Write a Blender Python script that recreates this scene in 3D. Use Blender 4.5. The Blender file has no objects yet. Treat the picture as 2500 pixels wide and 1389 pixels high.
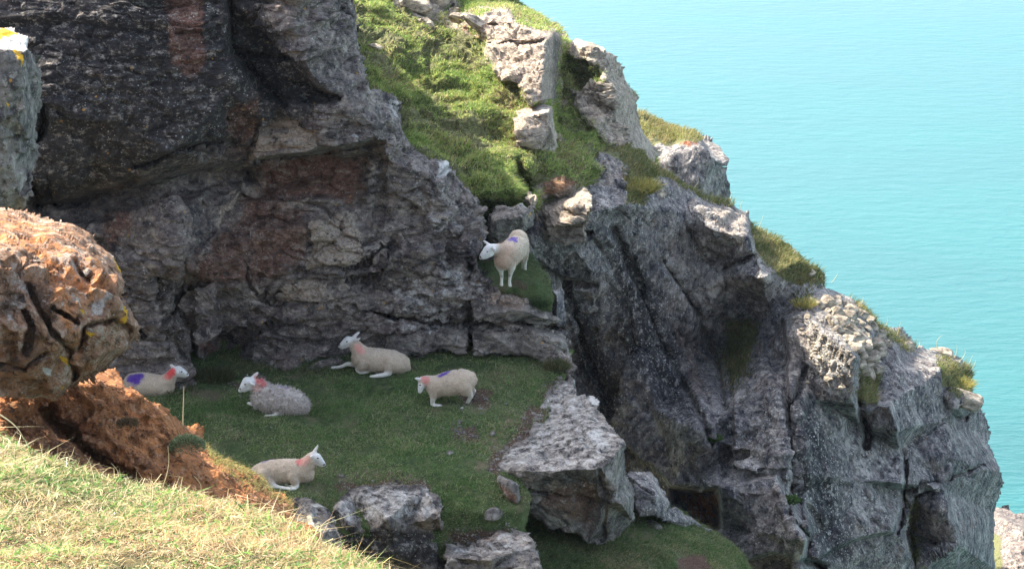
import bpy, math, random
import numpy as np
from mathutils import Vector, geometry

R = math.radians
scene = bpy.context.scene
COL = scene.collection

# ------------------------------------------------------------------ camera, sky, sun, exposure
PITCH = R(20.0); CAMZ = 60.0; FPX = 5013.0          # focal length in photo pixels (photo 2500 x 1389)
cam_d = bpy.data.cameras.new('camera'); cam = bpy.data.objects.new('camera', cam_d); COL.objects.link(cam)
cam.location = (0, 0, CAMZ); cam.rotation_euler = (R(90) - PITCH, 0, 0)
cam_d.sensor_width = 36.0; cam_d.lens = 36.0 * FPX / 2500.0
cam_d.clip_start = 0.1; cam_d.clip_end = 9000
scene.camera = cam
SUN = Vector((-0.60, 0.40, 0.675)).normalized()
world = bpy.data.worlds.new('World'); scene.world = world; world.use_nodes = True
wn = world.node_tree.nodes; wl = world.node_tree.links
bg = wn['Background']; sky = wn.new('ShaderNodeTexSky'); sky.sky_type = 'NISHITA'; sky.sun_disc = False
sky.sun_elevation = math.asin(SUN.z); sky.sun_rotation = math.atan2(SUN.x, SUN.y) % (2 * math.pi)
sky.air_density = 1.0; sky.dust_density = 2.5
hs = wn.new('ShaderNodeHueSaturation'); hs.inputs['Saturation'].default_value = .72; wl.new(sky.outputs[0], hs.inputs['Color']); wl.new(hs.outputs[0], bg.inputs[0]); bg.inputs[1].default_value = 0.15
sd = bpy.data.lights.new('sun', 'SUN'); sd.energy = 3.9; sd.angle = R(0.5); sd.color = (1.0, 0.93, 0.80)
so = bpy.data.objects.new('sun', sd); COL.objects.link(so); so.rotation_euler = SUN.to_track_quat('Z', 'Y').to_euler()
so.location = (0, 0, 90)
scene.view_settings.view_transform = 'Standard'; scene.view_settings.look = 'None'
scene.view_settings.exposure = 2.0; scene.view_settings.gamma = 1.0
scene.cycles.max_bounces = 6; scene.cycles.transparent_max_bounces = 4

# ------------------------------------------------------------------ projection helpers (photo pixels <-> metres)
CP, SP = math.cos(PITCH), math.sin(PITCH)
def ray(px, py):
    a = (np.asarray(px, float) - 1250.0) / FPX; b = -(np.asarray(py, float) - 694.5) / FPX
    return a, CP + b * SP, -SP + b * CP
def at(px, py, Y):
    a, dy, dz = ray(px, py); t = np.asarray(Y, float) / dy
    return np.stack([a * t, dy * t, CAMZ + dz * t], -1)
def planeY(px, py, z):                       # Y where the sight line meets height z
    a, dy, dz = ray(px, py); return (z - CAMZ) / dz * dy
def depth_of(px, py, Y):                     # distance along the camera axis
    return np.asarray(Y, float) / ray(px, py)[1]

# ------------------------------------------------------------------ numpy noise
def _h(i, j, k, s):
    with np.errstate(over='ignore'):
        h = (i.astype(np.uint32) * np.uint32(374761393) + j.astype(np.uint32) * np.uint32(668265263)
             + k.astype(np.uint32) * np.uint32(2147483647) + np.uint32((s * 1274126177) & 0xffffffff))
        h = (h ^ (h >> np.uint32(13))) * np.uint32(1274126177)
        h = (h ^ (h >> np.uint32(15))) * np.uint32(2246822519)
        h = h ^ (h >> np.uint32(16))
    return h
def _f(h): return (h & np.uint32(0xffffff)).astype(np.float32) / np.float32(0xffffff)
def vnoise(P, s=0):                           # value noise -1..1
    Pi = np.floor(P).astype(np.int64); F = (P - Pi).astype(np.float32); F = F * F * (3 - 2 * F)
    out = 0
    for a in (0, 1):
        for b in (0, 1):
            for c in (0, 1):
                w = (F[..., 0] if a else 1 - F[..., 0]) * (F[..., 1] if b else 1 - F[..., 1]) * (F[..., 2] if c else 1 - F[..., 2])
                out = out + w * _f(_h(Pi[..., 0] + a, Pi[..., 1] + b, Pi[..., 2] + c, s))
    return out * 2 - 1
def fbm(P, oct=4, s=0, gain=0.5):
    o, a, n = 0, 1.0, 0
    for k in range(oct):
        o = o + a * vnoise(P * (2.03 ** k) + 17.3 * k, s + k); n += a; a *= gain
    return o / n
def facet(P, s=0, tilt=2.1, k=85.):            # blocky cells, each with its own level and tilt, softly joined
    Pi = np.floor(P).astype(np.int64); num = np.zeros(P.shape[:-1], np.float32); den = np.full(P.shape[:-1], 1e-12, np.float32)
    for a in (-1, 0, 1):
        for b in (-1, 0, 1):
            for c in (-1, 0, 1):
                I, J, K = Pi[..., 0] + a, Pi[..., 1] + b, Pi[..., 2] + c
                dx = P[..., 0] - I - _f(_h(I, J, K, s + 1)); dy = P[..., 1] - J - _f(_h(I, J, K, s + 2)); dz = P[..., 2] - K - _f(_h(I, J, K, s + 3))
                w = np.exp(-k * np.minimum(dx * dx + dy * dy + dz * dz, 3)).astype(np.float32)
                v = (_f(_h(I, J, K, s + 4)) - .5) * 1.4 + tilt * (dx * (_f(_h(I, J, K, s + 5)) - .5) + dy * (_f(_h(I, J, K, s + 6)) - .5) + dz * (_f(_h(I, J, K, s + 7)) - .5))
                num += w * v; den += w
    return num / den
def cracks(P, s=0, w=.07):                    # thin joints between irregular blocks
    Pi = np.floor(P).astype(np.int64); f1 = np.full(P.shape[:-1], 9.0, np.float32); f2 = f1.copy()
    for a in (-1, 0, 1):
        for b in (-1, 0, 1):
            for c in (-1, 0, 1):
                I, J, K = Pi[..., 0] + a, Pi[..., 1] + b, Pi[..., 2] + c
                d = np.sqrt((P[..., 0] - I - _f(_h(I, J, K, s + 1))) ** 2 + (P[..., 1] - J - _f(_h(I, J, K, s + 2))) ** 2 + (P[..., 2] - K - _f(_h(I, J, K, s + 3))) ** 2).astype(np.float32)
                f2 = np.minimum(np.maximum(f1, d), f2); f1 = np.minimum(f1, d)
    return np.exp(-((f2 - f1) / w) ** 2)
def n2(px, py, sc, s=0, oct=3):
    return fbm(np.stack([px / sc, py / sc, np.zeros_like(px) + s * 3.7], -1), oct, s)

def seg_dist(px, py, pts, closed=False):
    d = np.full(px.shape, 1e9); n = len(pts)
    for i in range(n if closed else n - 1):
        x0, y0 = pts[i][:2]; x1, y1 = pts[(i + 1) % n][:2]
        vx, vy = x1 - x0, y1 - y0; L = vx * vx + vy * vy + 1e-9
        t = np.clip(((px - x0) * vx + (py - y0) * vy) / L, 0, 1)
        d = np.minimum(d, (px - x0 - t * vx) ** 2 + (py - y0 - t * vy) ** 2)
    return np.sqrt(d)
def inside(px, py, pts):
    c = np.zeros(px.shape, bool); n = len(pts)
    for i in range(n):
        x0, y0 = pts[i][:2]; x1, y1 = pts[(i + 1) % n][:2]
        if y0 == y1: continue
        k = ((y0 > py) != (y1 > py)) & (px < (x1 - x0) * (py - y0) / (y1 - y0) + x0)
        c ^= k
    return c
def pmask(px, py, poly, feather=10.0, warp=8.0, seed=5):
    wx = px + warp * n2(px, py, 38., seed); wy = py + warp * n2(px, py, 38., seed + 9)
    d = seg_dist(wx, wy, poly, True); s = np.where(inside(wx, wy, poly), d, -d)
    return np.clip(s / feather * .5 + .5, 0, 1)

# ------------------------------------------------------------------ object helpers
def tag(o, label=None, cat=None, group=None, kind=None):
    if label: o['label'] = label
    if cat: o['category'] = cat
    if group: o['group'] = group
    if kind: o['kind'] = kind
    return o
def mesh_np(name, V, faces_list, mat, parent=None, smooth=False, attrs=None, origin=None):
    """faces_list: list of int arrays (n,3) or (n,4)"""
    me = bpy.data.meshes.new(name); V = np.asarray(V, np.float32)
    if origin is not None: V = V - np.asarray(origin, np.float32)
    me.vertices.add(len(V)); me.vertices.foreach_set('co', V.ravel())
    loops = np.concatenate([f.ravel() for f in faces_list]).astype(np.int32)
    tot = np.concatenate([np.full(len(f), f.shape[1]) for f in faces_list]).astype(np.int32)
    st = np.concatenate([[0], np.cumsum(tot)[:-1]]).astype(np.int32)
    me.loops.add(len(loops)); me.loops.foreach_set('vertex_index', loops)
    me.polygons.add(len(tot)); me.polygons.foreach_set('loop_start', st); me.polygons.foreach_set('loop_total', tot)
    me.polygons.foreach_set('use_smooth', np.full(len(tot), smooth))
    me.update(calc_edges=True)
    for k, a in (attrs or {}).items():
        at_ = me.attributes.new(k, 'FLOAT_COLOR', 'POINT'); at_.data.foreach_set('color', np.asarray(a, np.float32).ravel())
    me.materials.append(mat)
    o = bpy.data.objects.new(name, me); COL.objects.link(o)
    if origin is not None: o.location = tuple(float(v) for v in origin)
    if parent is not None: o.parent = parent
    return o

# ------------------------------------------------------------------ materials
def new_mat(name):
    m = bpy.data.materials.new(name); m.use_nodes = True
    return m, m.node_tree.nodes, m.node_tree.links, m.node_tree.nodes['Principled BSDF']
def mixc(n, l, fac, a, b, mode='MIX'):
    x = n.new('ShaderNodeMix'); x.data_type = 'RGBA'; x.blend_type = mode
    for sock, v in ((x.inputs['Factor'], fac), (x.inputs['A'], a), (x.inputs['B'], b)):
        if hasattr(v, 'is_linked') or hasattr(v, 'links'): l.new(v, sock)
        elif isinstance(v, (int, float)): sock.default_value = v
        else: sock.default_value = (*v, 1)
    return x.outputs['Result']
def mathn(n, l, op, a, b=None, clamp=False):
    x = n.new('ShaderNodeMath'); x.operation = op; x.use_clamp = clamp
    for i, v in enumerate((a, b)):
        if v is None: continue
        if isinstance(v, (int, float)): x.inputs[i].default_value = v
        else: l.new(v, x.inputs[i])
    return x.outputs[0]
def noise(n, l, co, sc, det=6, rough=.6, dist=0.):
    x = n.new('ShaderNodeTexNoise'); x.inputs['Scale'].default_value = sc; x.inputs['Detail'].default_value = det
    x.inputs['Roughness'].default_value = rough; x.inputs['Distortion'].default_value = dist; l.new(co, x.inputs['Vector']); return x.outputs['Fac']
def smooth(n, l, v, lo, hi):
    x = n.new('ShaderNodeMapRange'); x.interpolation_type = 'SMOOTHSTEP'; l.new(v, x.inputs['Value'])
    x.inputs['From Min'].default_value = lo; x.inputs['From Max'].default_value = hi; return x.outputs['Result']
def scaled(n, l, co, s, rot=(0, 0, 0)):
    x = n.new('ShaderNodeMapping'); x.inputs['Scale'].default_value = s; x.inputs['Rotation'].default_value = rot; l.new(co, x.inputs['Vector']); return x.outputs[0]

def rock_mat(name, dark, mid, light, red=(.15, .07, .035), cream=(.34, .27, .21), soil=(.30, .10, .035),
             white=(.62, .60, .55), orange=.5, fleck=.5, squash=(1, 1, 1), bump=.6, grain=1.0):
    m, n, l, b = new_mat(name)
    co = n.new('ShaderNodeTexCoord').outputs['Object']
    cs = scaled(n, l, co, squash)
    N1 = noise(n, l, co, 1.1, 5, .6, 0.); N2 = noise(n, l, cs, 5.5 * grain, 9, .68, 0.); N3 = noise(n, l, cs, 24 * grain, 6, .7)
    N5 = noise(n, l, cs, 7.5, 9, .8, 0.)
    at1 = n.new('ShaderNodeAttribute'); at1.attribute_name = 'msk'; s1 = n.new('ShaderNodeSeparateColor'); l.new(at1.outputs['Color'], s1.inputs[0])
    at2 = n.new('ShaderNodeAttribute'); at2.attribute_name = 'msk2'; s2 = n.new('ShaderNodeSeparateColor'); l.new(at2.outputs['Color'], s2.inputs[0])
    f = mathn(n, l, 'ADD', mathn(n, l, 'MULTIPLY', N2, .75), mathn(n, l, 'MULTIPLY', N1, .45))
    c = mixc(n, l, smooth(n, l, f, .46, .62), dark, mid)
    c = mixc(n, l, smooth(n, l, f, .60, .78), c, light)
    warm = smooth(n, l, noise(n, l, co, 2.3, 4, .6, .2), .5, .72)
    c = mixc(n, l, mathn(n, l, 'MULTIPLY', warm, .45), c, tuple(.55 * (a + r) for a, r in zip(mid, red)))
    def patch(c, a, colr, lo=.35, hi=.6, nz=N2, k=.9, amt=1.):
        v = mathn(n, l, 'ADD', a, mathn(n, l, 'MULTIPLY', mathn(n, l, 'SUBTRACT', nz, .5), k))
        g = smooth(n, l, v, lo, hi)
        g = mathn(n, l, 'MULTIPLY', g, smooth(n, l, a, .01, .12))
        if amt != 1.: g = mathn(n, l, 'MULTIPLY', g, amt)
        return mixc(n, l, g, c, colr)
    redv = mixc(n, l, smooth(n, l, N3, .35, .7), tuple(.5 * v for v in red), tuple(1.5 * v for v in red))
    crv = mixc(n, l, smooth(n, l, N3, .38, .62), tuple(.55 * v for v in cream), tuple(1.15 * v for v in cream))
    c = patch(c, s1.outputs[1], crv, .30, .52, N5, 1.5, amt=.92)
    sov = mixc(n, l, smooth(n, l, N2, .35, .68), tuple(.5 * v for v in soil), tuple(1.25 * v for v in soil))
    c = patch(c, s2.outputs[2], sov)
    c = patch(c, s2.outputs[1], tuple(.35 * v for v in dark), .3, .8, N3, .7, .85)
    c = patch(c, s1.outputs[0], redv, .2, .66, N5, 1.5, amt=.8)
    # pale lichen flecks
    vo = n.new('ShaderNodeTexVoronoi'); vo.inputs['Scale'].default_value = 26 * grain; vo.inputs['Randomness'].default_value = 1; l.new(co, vo.inputs['Vector'])
    sc_ = n.new('ShaderNodeSeparateColor'); l.new(vo.outputs['Color'], sc_.inputs[0])
    rad = mathn(n, l, 'MULTIPLY', mathn(n, l, 'SUBTRACT', sc_.outputs[0], 1 - .42 * fleck), .9)
    fl = smooth(n, l, mathn(n, l, 'SUBTRACT', rad, vo.outputs['Distance']), -.05, .06)
    c = mixc(n, l, mathn(n, l, 'MULTIPLY', mathn(n, l, 'MULTIPLY', fl, smooth(n, l, N1, .34, .55)), .85), c, tuple(.8 * w for w in white))
    N4 = noise(n, l, cs, 13 * grain, 8, .78, 0.)
    c = mixc(n, l, mathn(n, l, 'MULTIPLY', smooth(n, l, N4, .535, .64), .62 * min(fleck, 1.3)), c, tuple(.55 * w for w in white))
    c = mixc(n, l, mathn(n, l, 'MULTIPLY', smooth(n, l, N4, .46, .36), .8), c, tuple(.4 * v for v in dark))
    c = mixc(n, l, mathn(n, l, 'MULTIPLY', smooth(n, l, N5, .54, .61), .7), c, light)
    c = mixc(n, l, mathn(n, l, 'MULTIPLY', smooth(n, l, N5, .465, .39), .85), c, tuple(.55 * v for v in dark))
    # orange lichen
    v2 = n.new('ShaderNodeTexVoronoi'); v2.inputs['Scale'].default_value = 9; l.new(co, v2.inputs['Vector'])
    s3 = n.new('ShaderNodeSeparateColor'); l.new(v2.outputs['Color'], s3.inputs[0])
    r2 = mathn(n, l, 'MULTIPLY', mathn(n, l, 'SUBTRACT', s3.outputs[1], 1 - .42 * orange), .75)
    r2 = mathn(n, l, 'ADD', r2, mathn(n, l, 'MULTIPLY', mathn(n, l, 'SUBTRACT', N3, .5), .25))
    ol = smooth(n, l, mathn(n, l, 'SUBTRACT', r2, v2.outputs['Distance']), -.02, .05)
    c = mixc(n, l, mathn(n, l, 'MULTIPLY', ol, .75), c, (.42, .21, .03))
    # white crusts, and some painted light, where the mask says
    wv = mixc(n, l, smooth(n, l, N3, .4, .6), tuple(.7 * w for w in white), white)
    c = patch(c, s1.outputs[2], wv, .38, .74, N5, 1.3, amt=.9)
    g1 = at2.outputs['Alpha']; c = patch(c, g1, (.62, .34, .02), .45, .6, N4, 1.4)
    grn = mixc(n, l, smooth(n, l, N3, .35, .65), (.05, .05, .02), (.15, .15, .06))
    c = patch(c, s2.outputs[0], grn, .4, .6, N2, .8)
    l.new(c, b.inputs['Base Color']); b.inputs['Roughness'].default_value = .93
    b.inputs['Specular IOR Level'].default_value = .25
    # bump
    vc = n.new('ShaderNodeTexVoronoi'); vc.feature = 'DISTANCE_TO_EDGE'; vc.inputs['Scale'].default_value = 4.2 * grain
    nv = n.new('ShaderNodeTexNoise'); nv.inputs['Scale'].default_value = 3; l.new(cs, nv.inputs['Vector'])
    ad = n.new('ShaderNodeMix'); ad.data_type = 'RGBA'; ad.blend_type = 'ADD'; ad.inputs['Factor'].default_value = .8; l.new(cs, ad.inputs['A']); l.new(nv.outputs['Color'], ad.inputs['B'])
    l.new(ad.outputs['Result'], vc.inputs['Vector'])
    cr = smooth(n, l, vc.outputs['Distance'], 0, .035)
    hh = mathn(n, l, 'ADD', mathn(n, l, 'MULTIPLY', N4, .7), mathn(n, l, 'MULTIPLY', N3, .4))
    hh = mathn(n, l, 'ADD', hh, mathn(n, l, 'MULTIPLY', cr, .18))
    bp = n.new('ShaderNodeBump'); bp.inputs['Strength'].default_value = bump; bp.inputs['Distance'].default_value = .06; l.new(hh, bp.inputs['Height'])
    l.new(bp.outputs[0], b.inputs['Normal'])
    return m

def blade_mat(name, trans=.45):
    m, n, l, b = new_mat(name)
    at_ = n.new('ShaderNodeAttribute'); at_.attribute_name = 'col'
    l.new(at_.outputs['Color'], b.inputs['Base Color']); b.inputs['Roughness'].default_value = .6; b.inputs['Specular IOR Level'].default_value = .3
    t = n.new('ShaderNodeBsdfTranslucent'); l.new(at_.outputs['Color'], t.inputs[0])
    mx = n.new('ShaderNodeMixShader'); mx.inputs[0].default_value = trans; l.new(b.outputs[0], mx.inputs[1]); l.new(t.outputs[0], mx.inputs[2])
    l.new(mx.outputs[0], n['Material Output'].inputs[0]); return m
def vcol_mat(name, rough=.9, fine=40., bump=.3, dist=.01, attr='col', sheen=0.):
    m, n, l, b = new_mat(name)
    at_ = n.new('ShaderNodeAttribute'); at_.attribute_name = attr
    co = n.new('ShaderNodeTexCoord').outputs['Object']; N = noise(n, l, co, fine, 5, .7)
    c = mixc(n, l, smooth(n, l, N, .3, .7), (.72, .70, .68), (1.0, 1.0, 1.0)); c = mixc(n, l, 1.0, at_.outputs['Color'], c, 'MULTIPLY')
    l.new(c, b.inputs['Base Color']); b.inputs['Roughness'].default_value = rough
    b.inputs['Specular IOR Level'].default_value = .2; b.inputs['Sheen Weight'].default_value = sheen
    bp = n.new('ShaderNodeBump'); bp.inputs['Strength'].default_value = bump; bp.inputs['Distance'].default_value = dist; l.new(N, bp.inputs['Height']); l.new(bp.outputs[0], b.inputs['Normal'])
    return m
def plain_mat(name, c, rough=.5):
    m, n, l, b = new_mat(name); co = n.new('ShaderNodeTexCoord').outputs['Object']; N = noise(n, l, co, 30, 3, .6)
    cc = mixc(n, l, N, tuple(.8 * v for v in c), tuple(min(1, 1.2 * v) for v in c)); l.new(cc, b.inputs['Base Color']); b.inputs['Roughness'].default_value = rough
    return m
def ground_mat(name, c1, c2, c3, soilc=(.11, .07, .05)):
    m, n, l, b = new_mat(name); co = n.new('ShaderNodeTexCoord').outputs['Object']
    N1 = noise(n, l, co, 1.6, 5, .6, .5); N2 = noise(n, l, co, 9, 7, .7); N3 = noise(n, l, co, 45, 4, .7)
    c = mixc(n, l, smooth(n, l, N2, .38, .62), c1, c2); c = mixc(n, l, smooth(n, l, N1, .5, .68), c, c3)
    c = mixc(n, l, smooth(n, l, N3, .5, .75), c, tuple(.4 * v for v in c1))
    at1 = n.new('ShaderNodeAttribute'); at1.attribute_name = 'msk2'; s1 = n.new('ShaderNodeSeparateColor'); l.new(at1.outputs['Color'], s1.inputs[0])
    v = mathn(n, l, 'ADD', s1.outputs[2], mathn(n, l, 'MULTIPLY', mathn(n, l, 'SUBTRACT', N2, .5), .8))
    g = mathn(n, l, 'MULTIPLY', smooth(n, l, v, .35, .6), smooth(n, l, s1.outputs[2], .01, .1))
    sv = mixc(n, l, smooth(n, l, N3, .35, .65), tuple(.5 * q for q in soilc), tuple(1.4 * q for q in soilc))
    c = mixc(n, l, g, c, sv)
    l.new(c, b.inputs['Base Color']); b.inputs['Roughness'].default_value = .95; b.inputs['Specular IOR Level'].default_value = .1
    bp = n.new('ShaderNodeBump'); bp.inputs['Strength'].default_value = .8; bp.inputs['Distance'].default_value = .05
    l.new(mathn(n, l, 'ADD', N2, N3), bp.inputs['Height']); l.new(bp.outputs[0], b.inputs['Normal'])
    return m

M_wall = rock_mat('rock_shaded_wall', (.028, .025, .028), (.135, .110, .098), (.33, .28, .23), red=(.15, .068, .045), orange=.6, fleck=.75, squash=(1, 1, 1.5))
M_right = rock_mat('rock_right_cliff', (.034, .035, .046), (.165, .150, .140), (.43, .395, .35), red=(.19, .105, .065), orange=.5, fleck=1.2, squash=(1.1, 1, .85))
M_pale = rock_mat('rock_pale_ribs', (.11, .09, .07), (.31, .26, .195), (.55, .47, .36), soil=(.20, .105, .055), orange=.4, fleck=.6, squash=(1, 1, 1.8))
M_block = rock_mat('rock_ledge_blocks', (.045, .04, .038), (.17, .15, .13), (.36, .33, .28), orange=.5, fleck=.6, white=(.58, .56, .51))
M_orange = rock_mat('soil_and_stone', (.12, .05, .025), (.36, .155, .065), (.50, .30, .17), red=(.30, .11, .045), soil=(.42, .165, .055), orange=.15, fleck=.25, cream=(.42, .36, .28), bump=1.0)
M_boulder = rock_mat('boulder_conglomerate', (.09, .05, .03), (.33, .175, .095), (.50, .42, .34), soil=(.48, .19, .065), orange=.35, fleck=.7, cream=(.45, .40, .34), bump=1.0)
M_turf = ground_mat('turf_ground', (.045, .07, .025), (.10, .13, .05), (.17, .14, .085))
M_slope = ground_mat('turf_slope', (.05, .065, .018), (.10, .125, .03), (.15, .13, .06), (.26, .12, .06))
M_dry = ground_mat('turf_dry', (.05, .045, .02), (.13, .10, .05), (.07, .09, .03))
M_blade = blade_mat('grass_blades', .5)
M_bladeS = blade_mat('grass_blades_short', .35)

# ------------------------------------------------------------------ relief: a carved rock or ground body
def relief(name, outline, ctrl, mat, step=3.0, back=(0, 1.5, -.3), rnd=(14, .25), disp=(), polys=(), grooves=(),
           masks=(), smooth_px=0, warp=7.0, wscale=22., smooth=False, origin=None, seed=1, shrink=.12, backf=None):
    ox = [p[0] for p in outline]; oy = [p[1] for p in outline]
    xs = np.arange(min(ox) - 12, max(ox) + 12, step); ys = np.arange(min(oy) - 12, max(oy) + 12, step)
    px, py = np.meshgrid(xs, ys)
    px = px + (n2(px, py, step * 1.5, seed + 40, 1)) * step * .35; py = py + (n2(px, py, step * 1.5, seed + 50, 1)) * step * .35
    # control depths -> inverse depth, linear over triangles
    pts = [(float(c[0]), float(c[1])) for c in ctrl]
    inv = [1.0 / float(depth_of(c[0], c[1], c[2](c[0], c[1]) if callable(c[2]) else c[2])) for c in ctrl]
    x0, x1, y0, y1 = min(ox) - 400, max(ox) + 400, min(oy) - 400, max(oy) + 400
    for q in [(x0, y0), (x1, y0), (x0, y1), (x1, y1), ((x0 + x1) / 2, y0), ((x0 + x1) / 2, y1), (x0, (y0 + y1) / 2), (x1, (y0 + y1) / 2)]:
        k = min(range(len(ctrl)), key=lambda i: (pts[i][0] - q[0]) ** 2 + (pts[i][1] - q[1]) ** 2)
        pts.append(q); inv.append(inv[k])
    out = geometry.delaunay_2d_cdt([Vector(p) for p in pts], [], [], 0, 1e-4)
    vv, ff, vo = out[0], out[2], out[3]
    iv = [inv[o[0]] if o else 0.03 for o in vo]
    W = np.full(px.shape, np.nan)
    # wobble the creases a little
    qx = px + 10 * n2(px, py, 60., seed + 3); qy = py + 10 * n2(px, py, 60., seed + 4)
    for f in ff:
        (ax, ay), (bx, by), (cx, cy) = [vv[i] for i in f]
        det = (by - cy) * (ax - cx) + (cx - bx) * (ay - cy)
        if abs(det) < 1e-9: continue
        j0, j1 = np.searchsorted(xs, [min(ax, bx, cx) - 16, max(ax, bx, cx) + 16]); i0, i1 = np.searchsorted(ys, [min(ay, by, cy) - 16, max(ay, by, cy) + 16])
        if j1 <= j0 or i1 <= i0: continue
        X, Y_ = qx[i0:i1, j0:j1], qy[i0:i1, j0:j1]
        u = ((by - cy) * (X - cx) + (cx - bx) * (Y_ - cy)) / det; v = ((cy - ay) * (X - cx) + (ax - cx) * (Y_ - cy)) / det; w = 1 - u - v
        m = (u >= -1e-6) & (v >= -1e-6) & (w >= -1e-6)
        sub = W[i0:i1, j0:j1]; sub[m] = (u * iv[f[0]] + v * iv[f[1]] + w * iv[f[2]])[m]
    W = np.where(np.isnan(W), np.nanmean(W), W)
    for _ in range(int(smooth_px / step)):
        Z = np.pad(W, 1, mode='edge'); W = (Z[:-2, 1:-1] + Z[2:, 1:-1] + Z[1:-1, :-2] + Z[1:-1, 2:] + Z[1:-1, 1:-1] * 2) / 6
    Y = ray(px, py)[1] / W
    for poly, off, fe in polys:
        m = pmask(px, py, poly, fe, 7, seed + 11); Y = Y + off * m * m * (3 - 2 * m)
    for line, dep, wd in grooves:
        gx = px + 7 * n2(px, py, 26., seed + 21); gy = py + 7 * n2(px, py, 26., seed + 22)
        d = seg_dist(gx, gy, line); ww = wd * (.7 + .5 * n2(px, py, 45., seed + 7))
        Y = Y + dep * np.exp(-(d / np.maximum(ww, 1)) ** 2)
    # outline with a broken edge
    wx = px + warp * n2(px, py, wscale, seed + 31, 4); wy = py + warp * n2(px, py, wscale, seed + 32, 4)
    ins = inside(wx, wy, outline); dist = seg_dist(wx, wy, outline, True)
    if rnd:
        t = np.clip(dist / rnd[0], 0, 1); Y = Y + rnd[1] * (1 - np.sqrt(np.maximum(0, 1 - (1 - t) ** 2)))
    P = at(px, py, Y)
    gu = np.gradient(P, axis=1); gv = np.gradient(P, axis=0); N = np.cross(gu, gv)
    for _ in range(3):
        Z = np.pad(N, ((1, 1), (1, 1), (0, 0)), mode='edge'); N = Z[:-2, 1:-1] + Z[2:, 1:-1] + Z[1:-1, :-2] + Z[1:-1, 2:]
    N /= np.linalg.norm(N, axis=-1, keepdims=True) + 1e-12
    toC = -(P - np.array([0, 0, CAMZ])); toC /= np.linalg.norm(toC, axis=-1, keepdims=True)
    N *= np.sign((N * toC).sum(-1, keepdims=True) + 1e-9)
    D = np.zeros(px.shape)
    for kind, sc, amp, sd_ in disp:
        sc = np.array(sc if isinstance(sc, (tuple, list)) else (sc, sc, sc), float)
        Q = P / sc
        if kind == 'facet':
            Q = Q + .2 * np.stack([fbm(Q * .9, 2, 91), fbm(Q * .9 + 9, 2, 92), fbm(Q * .9 + 19, 2, 93)], -1)
            D += amp * facet(Q, sd_)
        elif kind == 'crack':
            Q = Q + .3 * np.stack([fbm(Q * 1.5, 3, 91), fbm(Q * 1.5 + 9, 3, 92), fbm(Q * 1.5 + 19, 3, 93)], -1)
            D -= amp * cracks(Q, sd_) * np.clip(.55 + 1.6 * fbm(P * 1.3, 2, sd_ + 8), 0, 1)
        elif kind == 'strata':                # bedding: each layer swells, then steps back
            q = (P[..., 2] + .12 * P[..., 0] * np.sin(sd_)) / sc[2] + .9 * fbm(P / sc[0], 3, sd_); fr = q - np.floor(q); lay = np.floor(q)
            hsh = _f(_h(lay.astype(np.int64), np.floor(P[..., 0] / sc[0] + .3 * lay).astype(np.int64) * 0, lay.astype(np.int64) * 0, sd_))
            D += amp * ((np.minimum(fr * 5, 1) * (1 - fr) * .6) + hsh * np.minimum(np.minimum(fr, 1 - fr) * 8, 1) - .4) * np.clip(.6 + 1.3 * fbm(P / (sc[0] * 1.3), 2, sd_ + 5), 0, 1.3)
        else: D += amp * fbm(Q, 4, sd_, .55)
    graz = np.clip(((N * toC).sum(-1) - .08) / .3, 0.12, 1)
    if len(disp): P = P + N * (D * graz)[..., None]
    H, Wd = px.shape; idx = np.arange(H * Wd).reshape(H, Wd)
    a, b_, c, d_ = idx[:-1, :-1], idx[1:, :-1], idx[1:, 1:], idx[:-1, 1:]
    keep = ins[:-1, :-1] & ins[1:, :-1] & ins[1:, 1:] & ins[:-1, 1:]
    F = np.stack([a[keep], b_[keep], c[keep], d_[keep]], -1)
    # border edges -> sides running back into the rock
    E = np.concatenate([F[:, [0, 1]], F[:, [1, 2]], F[:, [2, 3]], F[:, [3, 0]]])
    key = E[:, 0].astype(np.int64) * (H * Wd) + E[:, 1]; rev = E[:, 1].astype(np.int64) * (H * Wd) + E[:, 0]
    bd = E[~np.isin(key, rev)]
    used = np.unique(F); remap = np.full(H * Wd, -1); remap[used] = np.arange(len(used))
    V = P.reshape(-1, 3)[used]; F = remap[F]; bd = remap[bd]
    bv = np.unique(bd); n0 = len(V); bm = np.full(n0, -1); 
    blen = float(np.linalg.norm(back)); blv = np.full((len(bv), 1), blen) if backf is None else backf(py.ravel()[used][bv])[:, None]; rdir = V[bv] - np.array([0, 0, CAMZ]); rdir /= np.linalg.norm(rdir, axis=1, keepdims=True)
    allV = [V]; faces = [F]; cur = np.arange(n0); base = n0
    jit = np.stack([fbm(V[bv] * 3, 2, 61), fbm(V[bv] * 3, 2, 62), fbm(V[bv] * 3, 2, 63)], -1)
    for k, tt in enumerate((.18, .5, 1.0)):
        cen = V[bv].mean(0); inw = cen - V[bv]; inw -= (inw * rdir).sum(-1, keepdims=True) * rdir; L_ = np.linalg.norm(inw, axis=1, keepdims=True) + 1e-6
        nv = V[bv] + rdir * blv * tt + inw / L_ * np.minimum(.35 * L_, shrink * blen) * tt + jit * .05 * tt
        m2 = np.full(n0, -1); m2[bv] = base + np.arange(len(bv)); base += len(bv)
        allV.append(nv); faces.append(np.stack([cur[bd[:, 1]], cur[bd[:, 0]], m2[bd[:, 0]], m2[bd[:, 1]]], -1)); cur = m2
    V2 = np.concatenate(allV)
    # masks
    A1 = np.zeros((H, Wd, 4)); A2 = np.zeros((H, Wd, 4))
    chan = {'red': (A1, 0), 'cream': (A1, 1), 'white': (A1, 2), 'green': (A2, 0), 'dark': (A2, 1), 'soil': (A2, 2), 'yellow': (A2, 3)}
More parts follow.
